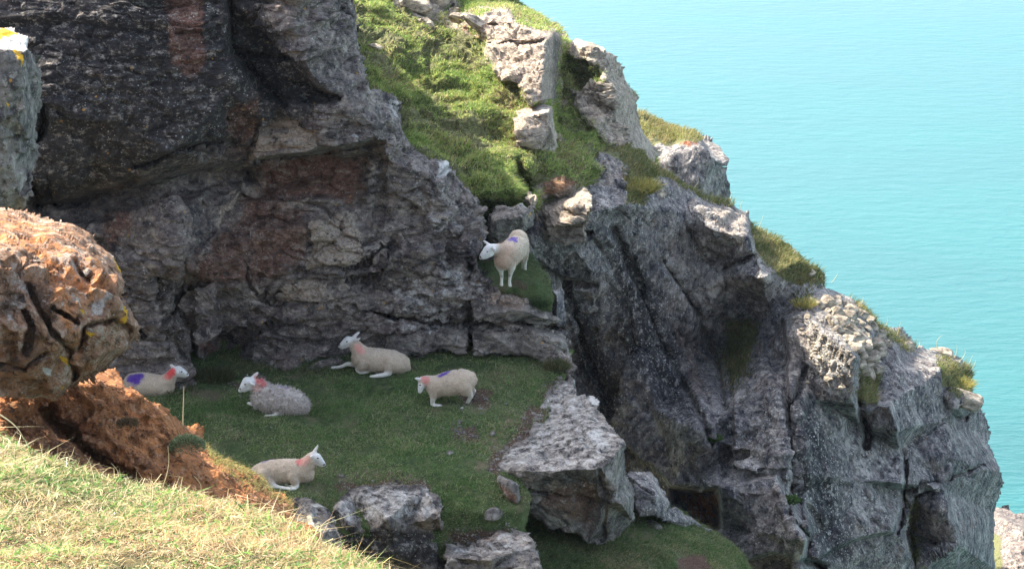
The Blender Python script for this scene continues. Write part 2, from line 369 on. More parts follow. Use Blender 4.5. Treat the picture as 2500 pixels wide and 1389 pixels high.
    for ch, poly, val, fe in masks:
        A, k = chan[ch]
        A[..., k] = np.maximum(A[..., k], val * (pmask(px, py, poly, fe, 12, seed + 77) if poly is not None else 1.0))
    def ext(A):
        B = A.reshape(-1, 4)[used]; return np.concatenate([B, B[bv], B[bv], B[bv]])
    faces = [np.concatenate(faces)]
    o = mesh_np(name, V2, faces, mat, smooth=smooth, attrs={'msk': ext(A1), 'msk2': ext(A2)}, origin=origin)
    return o, dict(V=V, F=F, px=px.ravel()[used], py=py.ravel()[used], N=N.reshape(-1, 3)[used], A2=A2.reshape(-1, 4)[used])

# ------------------------------------------------------------------ grass blades
rng = np.random.default_rng(7)
def blades(name, rd, prob, dens, hgt, wid, cols, mat, lean=.5, wind=(.3, -.1), up=.75, label=None, cat='grass', clump=0., maxn=150000, kind='stuff', hfun=None):
    V, F = rd['V'], rd['F']
    p0, p1, p2, p3 = (V[F[:, i]] for i in range(4))
    ar = .5 * (np.linalg.norm(np.cross(p1 - p0, p2 - p0), axis=1) + np.linalg.norm(np.cross(p2 - p0, p3 - p0), axis=1))
    fx = rd['px'][F].mean(1); fy = rd['py'][F].mean(1)
    pr = prob(fx, fy) if prob is not None else np.ones(len(F))
    if clump: pr = pr * np.clip(1 + clump * 2.2 * fbm(p0 * 2.2, 3, 33), .02, 3)
    w = np.minimum(ar, 0.004) * pr; n = int(min(maxn, w.sum() * dens))
    if n < 5: return None
    f = rng.choice(len(F), n, p=w / w.sum()); u = rng.random((n, 1)); v = rng.random((n, 1))
    B = (p0[f] * (1 - u) + p1[f] * u) * (1 - v) + (p3[f] * (1 - u) + p2[f] * u) * v
    Nn = rd['N'][F[f, 0]]
    cl = fbm(B * 1.7, 3, 71); h = rng.uniform(hgt[0], hgt[1], n) * (1 + .9 * cl)
    if hfun is not None: h = h * hfun(fx[f], fy[f])
    d = up * np.array([0, 0, 1.]) + (1 - up) * Nn + np.array([wind[0], wind[1], 0]) * .6 + rng.normal(0, lean * .6, (n, 3)) * np.array([1, 1, .35])
    d /= np.linalg.norm(d, axis=1, keepdims=True)
    th = rng.random(n) * 2 * np.pi; s = np.stack([np.cos(th), np.sin(th), np.zeros(n)], -1)
    s = np.cross(d, s); s /= np.linalg.norm(s, axis=1, keepdims=True) + 1e-9
    wd = rng.uniform(wid[0], wid[1], n)[:, None]
    bend = rng.normal(0, lean, (n, 3)) * np.array([1, 1, .2]) + np.array([wind[0], wind[1], -.25])
    B = B - d * .01
    mid = B + d * (h * .55)[:, None]; tip = B + d * (h * .9)[:, None] + bend * (h * .45)[:, None]
    VV = np.stack([B - s * wd * .5, B + s * wd * .5, mid + s * wd * .42, mid - s * wd * .42, tip], 1).reshape(-1, 3)
    i = np.arange(n)[:, None] * 5
    Q = i + np.array([[0, 1, 2, 3]]); T = i + np.array([[3, 2, 4]])
    cols = np.array([c[:3] for c in cols]), np.array([c[3] for c in cols], float)
    pick = .12 + .8 * rng.random(n) + .55 * fbm(B * 1.3 + 5, 4, 44); cum = np.cumsum(cols[1] / cols[1].sum()); ci = np.clip(np.searchsorted(cum, np.clip(pick, 0, .999)), 0, len(cum) - 1)
    C = cols[0][ci] * rng.uniform(.7, 1.3, (n, 1)) * (1 + rng.normal(0, .06, (n, 3)))
    C = np.clip(C, 0.003, .9); CC = np.repeat(np.concatenate([C, np.ones((n, 1))], 1), 5, 0)
    o = mesh_np(name, VV, [Q, T], mat, attrs={'col': CC})
    if kind: tag(o, label, cat if label else None, kind=kind)
    return o

exec_order = []
# ================================================================== SETTING
# ---- sea
def sea():
    me = bpy.data.meshes.new('sea'); s = 6000
    me.from_pydata([(-s, -s, 0), (s, -s, 0), (s, s, 0), (-s, s, 0)], [], [(0, 1, 2, 3)])
    m, n, l, b = new_mat('sea_water'); co = n.new('ShaderNodeTexCoord').outputs['Object']
    big = noise(n, l, scaled(n, l, co, (.006, .018, 1), (0, 0, .12)), 1.0, 4, .55, .6)
    med = noise(n, l, scaled(n, l, co, (.03, .09, 1), (0, 0, -.1)), 1.0, 4, .6)
    sep = n.new('ShaderNodeSeparateXYZ'); l.new(co, sep.inputs[0])
    far_paling = smooth(n, l, mathn(n, l, 'ADD', sep.outputs[1], mathn(n, l, 'MULTIPLY', sep.outputs[0], .25)), 110, 330)  # haze and sky reflection painted in: water colour pales with distance
    c = mixc(n, l, far_paling, (.016, .092, .095), (.032, .118, .132))
    c = mixc(n, l, mathn(n, l, 'MULTIPLY', smooth(n, l, big, .38, .62), .55), c, (.018, .124, .122))
    c = mixc(n, l, mathn(n, l, 'MULTIPLY', smooth(n, l, med, .45, .7), .18), c, (.016, .092, .102))
    l.new(c, b.inputs['Base Color']); b.inputs['Roughness'].default_value = .35; b.inputs['IOR'].default_value = 1.33
    w1 = noise(n, l, scaled(n, l, co, (.28, .9, 1), (0, 0, .10)), 1.0, 5, .6, .3)
    w2 = noise(n, l, scaled(n, l, co, (1.0, 2.6, 1), (0, 0, -.08)), 1.0, 4, .6)
    hh = mathn(n, l, 'ADD', mathn(n, l, 'MULTIPLY', w1, 1.1), mathn(n, l, 'MULTIPLY', w2, .35))
    bp = n.new('ShaderNodeBump'); bp.inputs['Strength'].default_value = .26; bp.inputs['Distance'].default_value = 1.0; l.new(hh, bp.inputs['Height']); l.new(bp.outputs[0], b.inputs['Normal'])
    me.materials.append(m); o = bpy.data.objects.new('sea', me); COL.objects.link(o); tag(o, kind='structure')
sea()

ZL = 49.0                                                  # height of the grass ledge
LG = lambda x, y: float(planeY(x, y, ZL))
WALLN = [('facet', (1.4, 1.4, .8), .17, 3), ('strata', (1.6, 1, .34), .075, 2), ('facet', (.5, .5, .22), .07, 13), ('crack', (1.0, 1.0, .5), .10, 14), ('crack', (.35, .35, .2), .04, 15), ('strata', (.7, 1, .10), .022, 3), ('facet', (.17, .17, .09), .026, 23), ('fbm', .35, .03, 5), ('fbm', .07, .014, 6)]

# ---- far low headland at the lower right corner
o, rd_far = relief('headland', [(2400, 1235), (2430, 1240), (2455, 1236), (2478, 1250), (2520, 1252), (2560, 1300), (2560, 1460), (2380, 1460)],
    [(2420, 1240, 66), (2500, 1250, 68), (2460, 1275, 62), (2500, 1300, 60), (2420, 1389, 58), (2540, 1389, 57)], M_wall, disp=[('facet', 2.0, .4, 3), ('facet', .7, .16, 4), ('fbm', .4, .1, 2)],
    masks=[('green', [(2415, 1300), (2445, 1310), (2450, 1389), (2415, 1389)], 1, 14), ('white', [(2430, 1255), (2500, 1265), (2500, 1285), (2440, 1270)], .1, 12)], back=(0, 6, -2), seed=3)
tag(o, kind='structure')

# ---- knob behind the slope
o, rd_knob = relief('headland', [(1545, 262), (1575, 278), (1610, 292), (1650, 303), (1700, 323), (1735, 338), (1762, 362), (1778, 388), (1781, 430), (1784, 500), (1700, 520), (1560, 470), (1530, 380)],
    [(1560, 280, 46), (1650, 305, 46.5), (1700, 325, 46.5), (1600, 350, 43.5), (1680, 352, 43.2), (1640, 380, 42.6), (1720, 372, 42.6), (1770, 400, 44), (1782, 480, 45), (1700, 440, 42.4), (1620, 430, 42.6)],
    M_right, disp=[('facet', 1.6, .3, 8), ('facet', .55, .13, 4), ('fbm', .3, .08, 2)], back=(0, 5, -2), seed=5,
    masks=[('green', [(1540, 262), (1610, 290), (1700, 323), (1710, 345), (1660, 350), (1610, 365), (1620, 330), (1600, 400), (1540, 380)], 1, 8), ('soil', [(1650, 340), (1700, 338), (1700, 365), (1655, 358)], 1, 10)])
tag(o, kind='structure')
blades('grass', rd_knob, lambda x, y: pmask(x, y, [(1540, 260), (1610, 290), (1700, 320), (1710, 340), (1650, 345), (1610, 350), (1600, 330), (1560, 370)], 6), 700, (.08, .2), (.010, .02),
       [(.16, .17, .05, 3), (.28, .24, .10, 2)], M_blade, label='sunlit grass along the top of the furthest rock knob')

# ---- right hand cliff
RC = [(1240, 480, 31), (1320, 480, 31.0), (1400, 440, 31.4), (1460, 366, 32.6), (1530, 358, 33.4), (1600, 405, 33.6), (1700, 468, 34.4), (1800, 496, 34.8), (1830, 520, 35.0),
      (1340, 540, 30.2), (1440, 520, 30.4), (1520, 500, 31.0), (1300, 600, 30.0), (1400, 600, 30.3), (1560, 560, 31.9), (1660, 520, 33.2), (1740, 560, 33.0), (1830, 580, 33.9), (1840, 622, 34.2), (1720, 640, 33.6),
      (1380, 700, 31.3), (1440, 660, 30.9), (1540, 700, 32.0), (1640, 680, 32.9), (1760, 680, 33.3), (1860, 680, 33.9),
      (1845, 560, 38.5), (1900, 590, 39), (1960, 635, 39.5), (2000, 665, 40), (1930, 700, 38.6), (2015, 705, 39.6), (1960, 740, 38.3), (2090, 730, 40.5), (2150, 790, 41), (2240, 850, 42), (2350, 882, 44), (2372, 930, 44),
      (1920, 780, 37.6), (2010, 810, 36.7), (2092, 875, 35.9), (2060, 800, 37.4), (1960, 900, 37.0), (2000, 980, 36.7), (2080, 970, 36.2), (2115, 900, 38.6), (2200, 900, 39.2), (2300, 900, 40.5),
      (2100, 1040, 37.9), (2150, 985, 37.6), (2172, 990, 37.4), (2192, 1050, 37.2), (2205, 1100, 38.6), (2110, 1180, 36.9), (2208, 1180, 37.3), (2200, 1300, 36.9), (2222, 1200, 38.9), (2225, 1300, 39.2),
      (2300, 1030, 40.0), (2350, 970, 40.3), (2400, 1010, 42.5), (2418, 1060, 43), (2330, 1120, 39.2), (2445, 1150, 42), (2300, 1190, 38.9), (2310, 1250, 38.4), (2330, 1320, 38.4), (2290, 1330, 38.8), (2430, 1250, 43), (2435, 1389, 43),
      (1400, 900, 33.0), (1470, 850, 32.6), (1560, 850, 32.4), (1650, 850, 33.3), (1700, 900, 33.4), (1760, 850, 34.6), (1850, 850, 35.2), (1880, 950, 35.0), (1920, 1000, 35.4), (1925, 1140, 34.6), (1800, 1000, 33.9),
      (1500, 1050, 32.2), (1600, 1000, 32.0), (1700, 1050, 32.0), (1740, 1080, 32.8), (1760, 1190, 32.2), (1640, 1190, 31.8), (1770, 1120, 33.6), (1850, 1100, 34.2), (1905, 1200, 33.7), (1940, 1200, 35.2),
      (1970, 1320, 33.0), (1960, 1360, 33.6), (2000, 1300, 35.6), (1850, 1300, 32.9), (1780, 1300, 32.9), (2060, 1380, 35.6), (1700, 1389, 31.6), (1500, 1389, 31), (1300, 1389, 31), (1300, 1000, 32), (2240, 1389, 38), (2150, 1389, 36.6)]
def r_shift(x, y):
    w = 125 + 280 * min(1, max(0, (y - 840) / 200.)); return min(1, max(0, (x - 1940 + w) / w))
RC = [(x, y, (Y - 5.3 * r_shift(x, y)) if y > 560 else Y) for x, y, Y in RC] + [(1880, 760, 33.5), (1930, 800, 32.6)]
R_out = [(1230, 470), (1290, 468), (1330, 478), (1400, 440), (1440, 400), (1462, 366), (1532, 357), (1580, 385), (1615, 412), (1660, 445), (1700, 466), (1742, 484), (1795, 494), (1828, 518), (1840, 552), (1880, 572),
         (1915, 590), (1965, 632), (1998, 662), (2016, 702), (2078, 722), (2112, 745), (2145, 786), (2200, 802), (2238, 846), (2290, 852), (2320, 862), (2350, 878), (2374, 905), (2372, 952), (2396, 1000), (2415, 1040),
         (2418, 1092), (2446, 1142), (2449, 1182), (2432, 1240), (2426, 1320), (2436, 1460), (1230, 1460)]
g_nose = [(1838, 548), (1915, 588), (1965, 632), (1998, 662), (2016, 702), (2000, 700), (1975, 690), (1950, 700), (1900, 670), (1850, 630)]
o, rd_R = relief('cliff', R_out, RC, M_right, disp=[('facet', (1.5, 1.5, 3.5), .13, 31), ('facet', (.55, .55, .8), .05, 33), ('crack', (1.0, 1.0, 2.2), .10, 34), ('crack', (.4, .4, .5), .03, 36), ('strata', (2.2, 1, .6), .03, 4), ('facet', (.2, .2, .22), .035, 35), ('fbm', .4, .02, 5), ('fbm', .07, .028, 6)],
    back=(0, 4, -1), rnd=(16, .5), seed=7,
    polys=[([(1640, 1195), (1750, 1195), (1755, 1290), (1700, 1290), (1640, 1230)], 1.3, 9),
           ([(1790, 880), (1860, 830), (1905, 960), (1925, 1142), (1850, 1150), (1790, 1135)], -.3, 5),
           ([(1530, 880), (1600, 860), (1690, 900), (1745, 1050), (1762, 1130), (1755, 1192), (1700, 1198), (1640, 1192), (1590, 1140), (1500, 1050)], -.35, 6),
           ([(1915, 775), (1965, 760), (2015, 800), (2062, 822), (2098, 872), (2094, 935), (2082, 975), (2110, 1000), (2150, 984), (2176, 986), (2192, 1045), (2206, 1095), (2209, 1180), (2200, 1235), (2180, 1300), (2110, 1310), (1990, 1360), (1945, 1200), (1925, 950)], -.55, 5),
           ([(2215, 1195), (2300, 1178), (2325, 1250), (2345, 1400), (2245, 1400)], -.3, 5), ([(2300, 960), (2360, 950), (2378, 990), (2350, 1020)], -.25, 5),
           ([(1700, 500), (1830, 520), (1842, 620), (1790, 640), (1720, 590)], -.5, 24),
           ([(1760, 1190), (1905, 1155), (1975, 1330), (1960, 1365), (1880, 1350), (1780, 1389), (1750, 1300)], -.45, 5)],
    grooves=[([(1500, 560), (1560, 700), (1600, 800), (1660, 920), (1740, 1080)], .35, 12), ([(1380, 700), (1430, 860), (1500, 1010)], .3, 12), ([(1620, 640), (1700, 760), (1750, 880), (1770, 1000)], .4, 12),
             ([(2092, 890), (2098, 990), (2120, 1060), (2112, 1090)], .6, 9), ([(2196, 1060), (2208, 1130), (2210, 1230), (2190, 1300)], .45, 6), ([(1925, 1145), (1850, 1146)], .15, 5), ([(1905, 1160), (1930, 1260), (1975, 1310)], .5, 9),
             ([(2200, 1200), (2250, 1178), (2300, 1175), (2400, 1135)], .3, 6), ([(1300, 640), (1380, 690), (1450, 700)], .3, 10), ([(1320, 560), (1440, 570)], .4, 7), ([(1840, 625), (1760, 660), (1700, 680)], .4, 8),
             ([(1960, 1365), (2010, 1389)], .9, 12), ([(2310, 1000), (2345, 1025), (2360, 1020)], .4, 6), ([(1970, 900), (1930, 1000), (1960, 1200)], .35, 12)],
    masks=[('green', g_nose, 1, 12), ('green', [(1900, 560), (1960, 620), (1990, 660), (1960, 660), (1880, 600)], .8, 12), ('green', [(1455, 362), (1535, 355), (1700, 462), (1740, 482), (1690, 480), (1600, 430), (1560, 500), (1525, 490), (1530, 400)], .9, 10),
           ('green', [(1770, 760), (1850, 780), (1860, 830), (1830, 900), (1780, 960), (1760, 900)], .7, 25), ('green', [(2100, 890), (2150, 920), (2140, 990), (2095, 980)], .9, 14), ('green', [(2215, 1210), (2260, 1220), (2260, 1389), (2220, 1389)], .6, 20),
           ('green', [(2290, 880), (2370, 900), (2370, 960), (2330, 970), (2280, 940)], .8, 15), ('soil', [(1650, 1200), (1755, 1200), (1755, 1290), (1700, 1290)], .6, 10), 
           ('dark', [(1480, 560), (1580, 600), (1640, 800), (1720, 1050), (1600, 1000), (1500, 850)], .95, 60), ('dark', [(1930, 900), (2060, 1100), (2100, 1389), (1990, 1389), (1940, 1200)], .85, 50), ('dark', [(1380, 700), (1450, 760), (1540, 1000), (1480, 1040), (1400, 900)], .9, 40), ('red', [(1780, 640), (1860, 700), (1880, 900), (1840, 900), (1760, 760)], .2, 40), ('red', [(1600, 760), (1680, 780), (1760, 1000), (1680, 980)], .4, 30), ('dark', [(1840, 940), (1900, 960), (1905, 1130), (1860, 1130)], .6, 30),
           ('white', [(1380, 480), (1440, 465), (1450, 500), (1420, 560), (1360, 560), (1320, 500)], .35, 12), ('cream', [(1320, 500), (1420, 460), (1440, 540), (1420, 570), (1350, 560)], .75, 10), ('cream', [(1700, 500), (1830, 510), (1835, 620), (1760, 600)], .5, 20),
           ('white', [(1950, 790), (2090, 880), (2080, 1000), (1990, 960)], .5, 20), ('white', [(2240, 1020), (2400, 1030), (2400, 1140), (2260, 1170)], .35, 40), ('cream', [(1460, 370), (1530, 362), (1530, 440), (1440, 460)], .4, 12)])  # first white mask paints sunlight onto the face below the rubble
tag(o, kind='structure')
blades('grass', rd_R, lambda x, y: np.maximum.reduce([pmask(x, y, g_nose, 8) * 1.0, pmask(x, y, [(1455, 360), (1535, 355), (1700, 462), (1800, 492), (1790, 505), (1690, 480), (1600, 430), (1575, 500), (1530, 500), (1525, 380)], 6),
       .5 * pmask(x, y, [(1775, 760), (1850, 790), (1830, 900), (1790, 970), (1760, 900)], 16), pmask(x, y, [(2290, 870), (2372, 900), (2372, 960), (2330, 965), (2300, 930)], 8), .7 * pmask(x, y, [(2100, 880), (2150, 920), (2140, 985), (2098, 980)], 8),
       pmask(x, y, [(1930, 710), (1985, 705), (1985, 745), (1935, 745)], 8), .8 * pmask(x, y, [(2080, 722), (2145, 782), (2240, 846), (2220, 860), (2130, 800)], 6), .5 * pmask(x, y, [(2215, 1210), (2255, 1220), (2250, 1389), (2225, 1389)], 12)]),
       1200, (.05, .17), (.007, .014), [(.10, .12, .035, 4), (.22, .20, .08, 2.5), (.34, .27, .12, 1)], M_blade, label='windblown grass growing in patches on the right hand cliff and its crest', wind=(.35, 0))

# ---- upper grassy slope with pale ribs
UC = [(850, -60, 36), (900, 0, 35.2), (1000, 0, 36), (1100, 0, 36.8), (1200, 0, 37.6), (1275, 5, 38.2), (1370, 72, 37.6), (1000, 100, 34.2), (1100, 110, 34.6), (900, 200, 31.6), (1000, 200, 32.8), (1100, 200, 33.0), (1150, 150, 34.0),
      (950, 300, 30.6), (1050, 300, 31.2), (1150, 300, 31.4), (1250, 350, 31.2), (1230, 260, 32.0), (1020, 380, 29.4), (1120, 400, 29.8), (1200, 440, 29.4), (1260, 440, 29.5), (1200, 505, 29.7), (1280, 470, 29.6), (1150, 480, 28.9), (1240, 560, 30.2), (1180, 600, 30.0), (1200, 478, 28.9), (1255, 472, 29.0),
      (1150, 60, 34.9), (1190, 90, 34.2), (1180, 30, 35.2), (1230, 20, 35.6), (1260, 60, 34.2), (1210, 150, 33.4), (1330, 100, 33.3), (1345, 80, 34.8), (1280, 180, 32.6), (1330, 180, 32.3), (1320, 250, 31.9), (1290, 230, 32.0), (1375, 100, 35.4), (1355, 200, 34.0),
      (1380, 150, 35.6), (1400, 92, 36.8), (1440, 110, 35.6), (1450, 180, 35.0), (1490, 122, 36.0), (1530, 180, 36.8), (1480, 200, 34.8), (1420, 220, 35.2), (1400, 300, 34.0), (1460, 300, 33.9), (1380, 260, 34.6), (1500, 280, 34.5), (1562, 290, 37), (1600, 375, 37), (1540, 350, 34.6),
      (1380, 350, 32.6), (1440, 370, 32.5), (1310, 380, 31.0), (1380, 400, 31.2), (1440, 400, 31.6), (1310, 450, 30.6), (1400, 440, 30.6), (1330, 470, 30.4), (1520, 420, 33.5), (1350, 330, 32.6), (1350, 560, 30.6)]
U_out = [(820, -90), (1240, -90), (1262, -5), (1290, 20), (1320, 42), (1372, 72), (1392, 98), (1412, 88), (1448, 106), (1490, 120), (1512, 150), (1534, 180), (1548, 215), (1560, 282), (1575, 325), (1606, 372), (1612, 440), (1440, 520), (1300, 560), (1300, 720), (1100, 720), (820, 560)]
ribs = [[(1150, 60), (1190, 20), (1245, 15), (1270, 55), (1350, 70), (1372, 84), (1374, 120), (1364, 190), (1362, 250), (1300, 258), (1260, 210), (1215, 190), (1185, 150), (1190, 105)],
        [(1380, 95), (1410, 80), (1490, 110), (1545, 180), (1575, 290), (1625, 395), (1545, 395), (1480, 350), (1412, 275), (1396, 215), (1470, 205), (1465, 165), (1400, 150), (1384, 130)],
        [(960, -10), (1120, -10), (1130, 20), (1060, 40), (1030, 20), (970, 15)], [(1150, 30), (1170, 40), (1160, 70), (1120, 80)]]
bare = [(820, -60), (1280, -60), (1240, 10), (1160, 20), (1100, 30)]
o, rd_U = relief('hillside', U_out, UC, M_pale, disp=[('facet', (1.1, 1.1, .6), .14, 41), ('strata', (.9, 1, .22), .06, 5), ('facet', (.4, .4, .2), .07, 43), ('crack', (.7, .7, .35), .09, 46), ('facet', (.16, .16, .08), .035, 44), ('fbm', .5, .12, 5), ('fbm', .12, .035, 6)],
    back=(0, 3, -1), rnd=(14, .4), seed=11, smooth_px=9,
    polys=[(ribs[0], -.35, 8), (ribs[1], -.3, 9), ([(1270, 400), (1300, 460), (1290, 480), (1240, 430)], .5, 10)],
    grooves=[([(1260, 400), (1280, 440), (1300, 470)], .6, 10), ([(1365, 90), (1370, 200), (1360, 300)], .4, 12), ([(1200, 110), (1330, 100)], .2, 5), ([(1190, 60), (1250, 70)], .2, 5)],
    masks=[('green', [(820, -90), (960, -90), (960, 10), (1040, 40), (1120, 70), (1180, 100), (1190, 160), (1260, 210), (1290, 260), (1250, 290), (1270, 380), (1290, 370), (1372, 370), (1372, 120), (1384, 130), (1400, 150), (1465, 165), (1470, 205), (1396, 215), (1412, 275), (1480, 350), (1450, 440), (1310, 450), (1300, 640), (1100, 640), (820, 560)], 1, 8),
           ('green', [(1240, -10), (1290, 18), (1372, 72), (1350, 74), (1270, 50)], 1, 6), ('soil', [(905, 85), (950, 100), (965, 190), (930, 180)], .8, 12), ('soil', [(895, 20), (960, 25), (930, 60)], .6, 12), ('soil', [(1130, 30), (1160, 25), (1180, 60), (1140, 110), (1100, 120)], .5, 12),
           ('soil', [(1310, 430), (1420, 425), (1420, 455), (1330, 475)], .9, 12), ('soil', [(1080, 60), (1150, 70), (1140, 120), (1080, 100)], .6, 12), ('soil', [(1150, 60), (1200, 40), (1190, 110), (1150, 140)], .5, 12),
           ('cream', ribs[0], .7, 12), ('cream', ribs[1], .35, 12), ('dark', [(1345, 80), (1375, 100), (1365, 250), (1345, 245)], .7, 8), ('dark', [(1440, 210), (1560, 290), (1600, 380), (1530, 370)], .45, 20), ('white', [(1385, 90), (1440, 95), (1430, 125), (1390, 120)], .6, 8)])  # first dark mask paints shade on the right face of the pale rib
tag(o, kind='structure')
def u_prob(x, y):
    g = np.ones(x.shape)
    for r in ribs: g = g * (1 - pmask(x, y, r, 10))
    g = g * (1 - .8 * pmask(x, y, [(900, 85), (950, 100), (965, 195), (925, 185)], 10)) * (1 - .7 * pmask(x, y, [(1310, 430), (1420, 425), (1420, 465), (1330, 480)], 10)) * (1 - .75 * pmask(x, y, [(1010, 20), (1120, 20), (1150, 70), (1130, 110), (1060, 80)], 14))
    return g
blades('grass', rd_U, u_prob, 2000, (.04, .12), (.007, .016), [(.12, .20, .045, 2.5), (.24, .33, .08, 3.8), (.38, .41, .13, 3.4), (.46, .38, .20, 1.3), (.20, .13, .08, 1.2)], M_blade, lean=.7,
       label='rough sunlit grass and low plants covering the slope above the ledges', clump=1.3, maxn=110000, wind=(.25, -.1))

# ---- big dark wall, overhang and the wall behind the ledge
W_out = [(-260, -330), (250, -330), (560, -250), (760, -130), (862, -60), (872, 30), (880, 110), (888, 160), (908, 214), (955, 226), (978, 250), (986, 312), (1010, 352), (1045, 382), (1100, 390), (1122, 428), (1163, 480), (1174, 528),  # unseen top raised so the wall shades the ledge
         (1182, 600), (1174, 640), (1225, 708), (1300, 726), (1345, 752), (1384, 806), (1396, 862), (1398, 960), (1300, 1010), (600, 1060), (300, 1130), (-260, 1200)]
WC = [(-260, -190, 26), (0, -190, 26), (300, -200, 26), (560, -190, 26.4), (760, -130, 27.2), (0, 0, 25.4), (-200, 300, 25), (0, 250, 24.6), (200, 300, 24.5), (420, 370, 24.9), (300, 120, 24.9), (500, 60, 25.3), (600, 0, 25.9), (560, 220, 25.3), (640, 290, 25.9), (650, 150, 26.0),
      (718, -40, 25.7), (716, 60, 25.5), (735, 130, 25.5), (780, 200, 25.6), (868, 0, 27.3), (884, 150, 27.0), (830, 240, 25.9), (912, 230, 26.6), (925, 300, 26.2), (920, 340, 26.1), (760, 366, 25.9), (625, 380, 26.0), (690, 300, 26.0), (985, 290, 27.6), (1000, 360, 27.5),
      (80, 505, 25.9), (240, 490, 26.1), (420, 430, 26.0), (600, 400, 26.8), (760, 392, 27.0), (910, 372, 27.1), (880, 450, 26.9), (960, 400, 27.0), (1050, 390, 27.6), (1100, 395, 27.9), (1160, 480, 28.1), (1060, 440, 27.1), (1100, 520, 27.2), (1175, 560, 28.0), (1150, 600, 27.4),
      (300, 640, 25.7), (420, 560, 25.5), (440, 640, 25.5), (380, 800, 25.8), (450, 780, 25.9), (468, 930, lambda x, y: LG(x, y) + .0), (480, 880, 26.9), (470, 700, 26.6), (560, 560, 26.4), (620, 450, 26.9), (540, 700, 26.5), (640, 620, 26.8), (640, 760, 26.9), (760, 560, 26.7), (860, 620, 26.8), (900, 520, 27.0),
      (540, 860, LG), (600, 893, LG), (700, 906, LG), (760, 888, LG), (830, 868, LG), (1000, 858, LG), (1130, 846, LG), (1290, 842, LG), (1385, 900, LG), (1350, 880, LG), (700, 820, 26.9), (850, 800, 27.2), (1000, 700, 27.2), (1000, 800, 27.3), (1140, 760, 27.4),
      (1180, 650, 27.4), (1225, 712, 27.3), (1300, 730, 27.3), (1250, 775, 27.15), (1345, 760, 27.3), (1384, 810, 27.6), (1200, 800, 27.5), (1320, 800, 27.35), (1050, 640, 27.0), (1395, 870, 27.0),
      (300, 960, 26), (200, 900, 26), (0, 900, 26), (0, 600, 25.8), (500, 1000, 26), (1000, 950, 27), (1390, 960, 26.2), (1200, 960, 27)]
creamP = [[(625, 345), (650, 300), (680, 255), (700, 270), (730, 300), (770, 330), (775, 365), (700, 372), (622, 385)], [(640, 490), (690, 478), (748, 482), (750, 503), (690, 505)], [(755, 545), (800, 520), (850, 510), (880, 560), (900, 620), (870, 650), (800, 655), (752, 650), (770, 600)],
          [(610, 560), (660, 540), (720, 555), (760, 560), (700, 600), (650, 620), (615, 600)], [(530, 550), (555, 505), (600, 440), (590, 480), (565, 520), (548, 552)], [(700, 690), (760, 680), (800, 700), (770, 740), (690, 740), (660, 760)]]
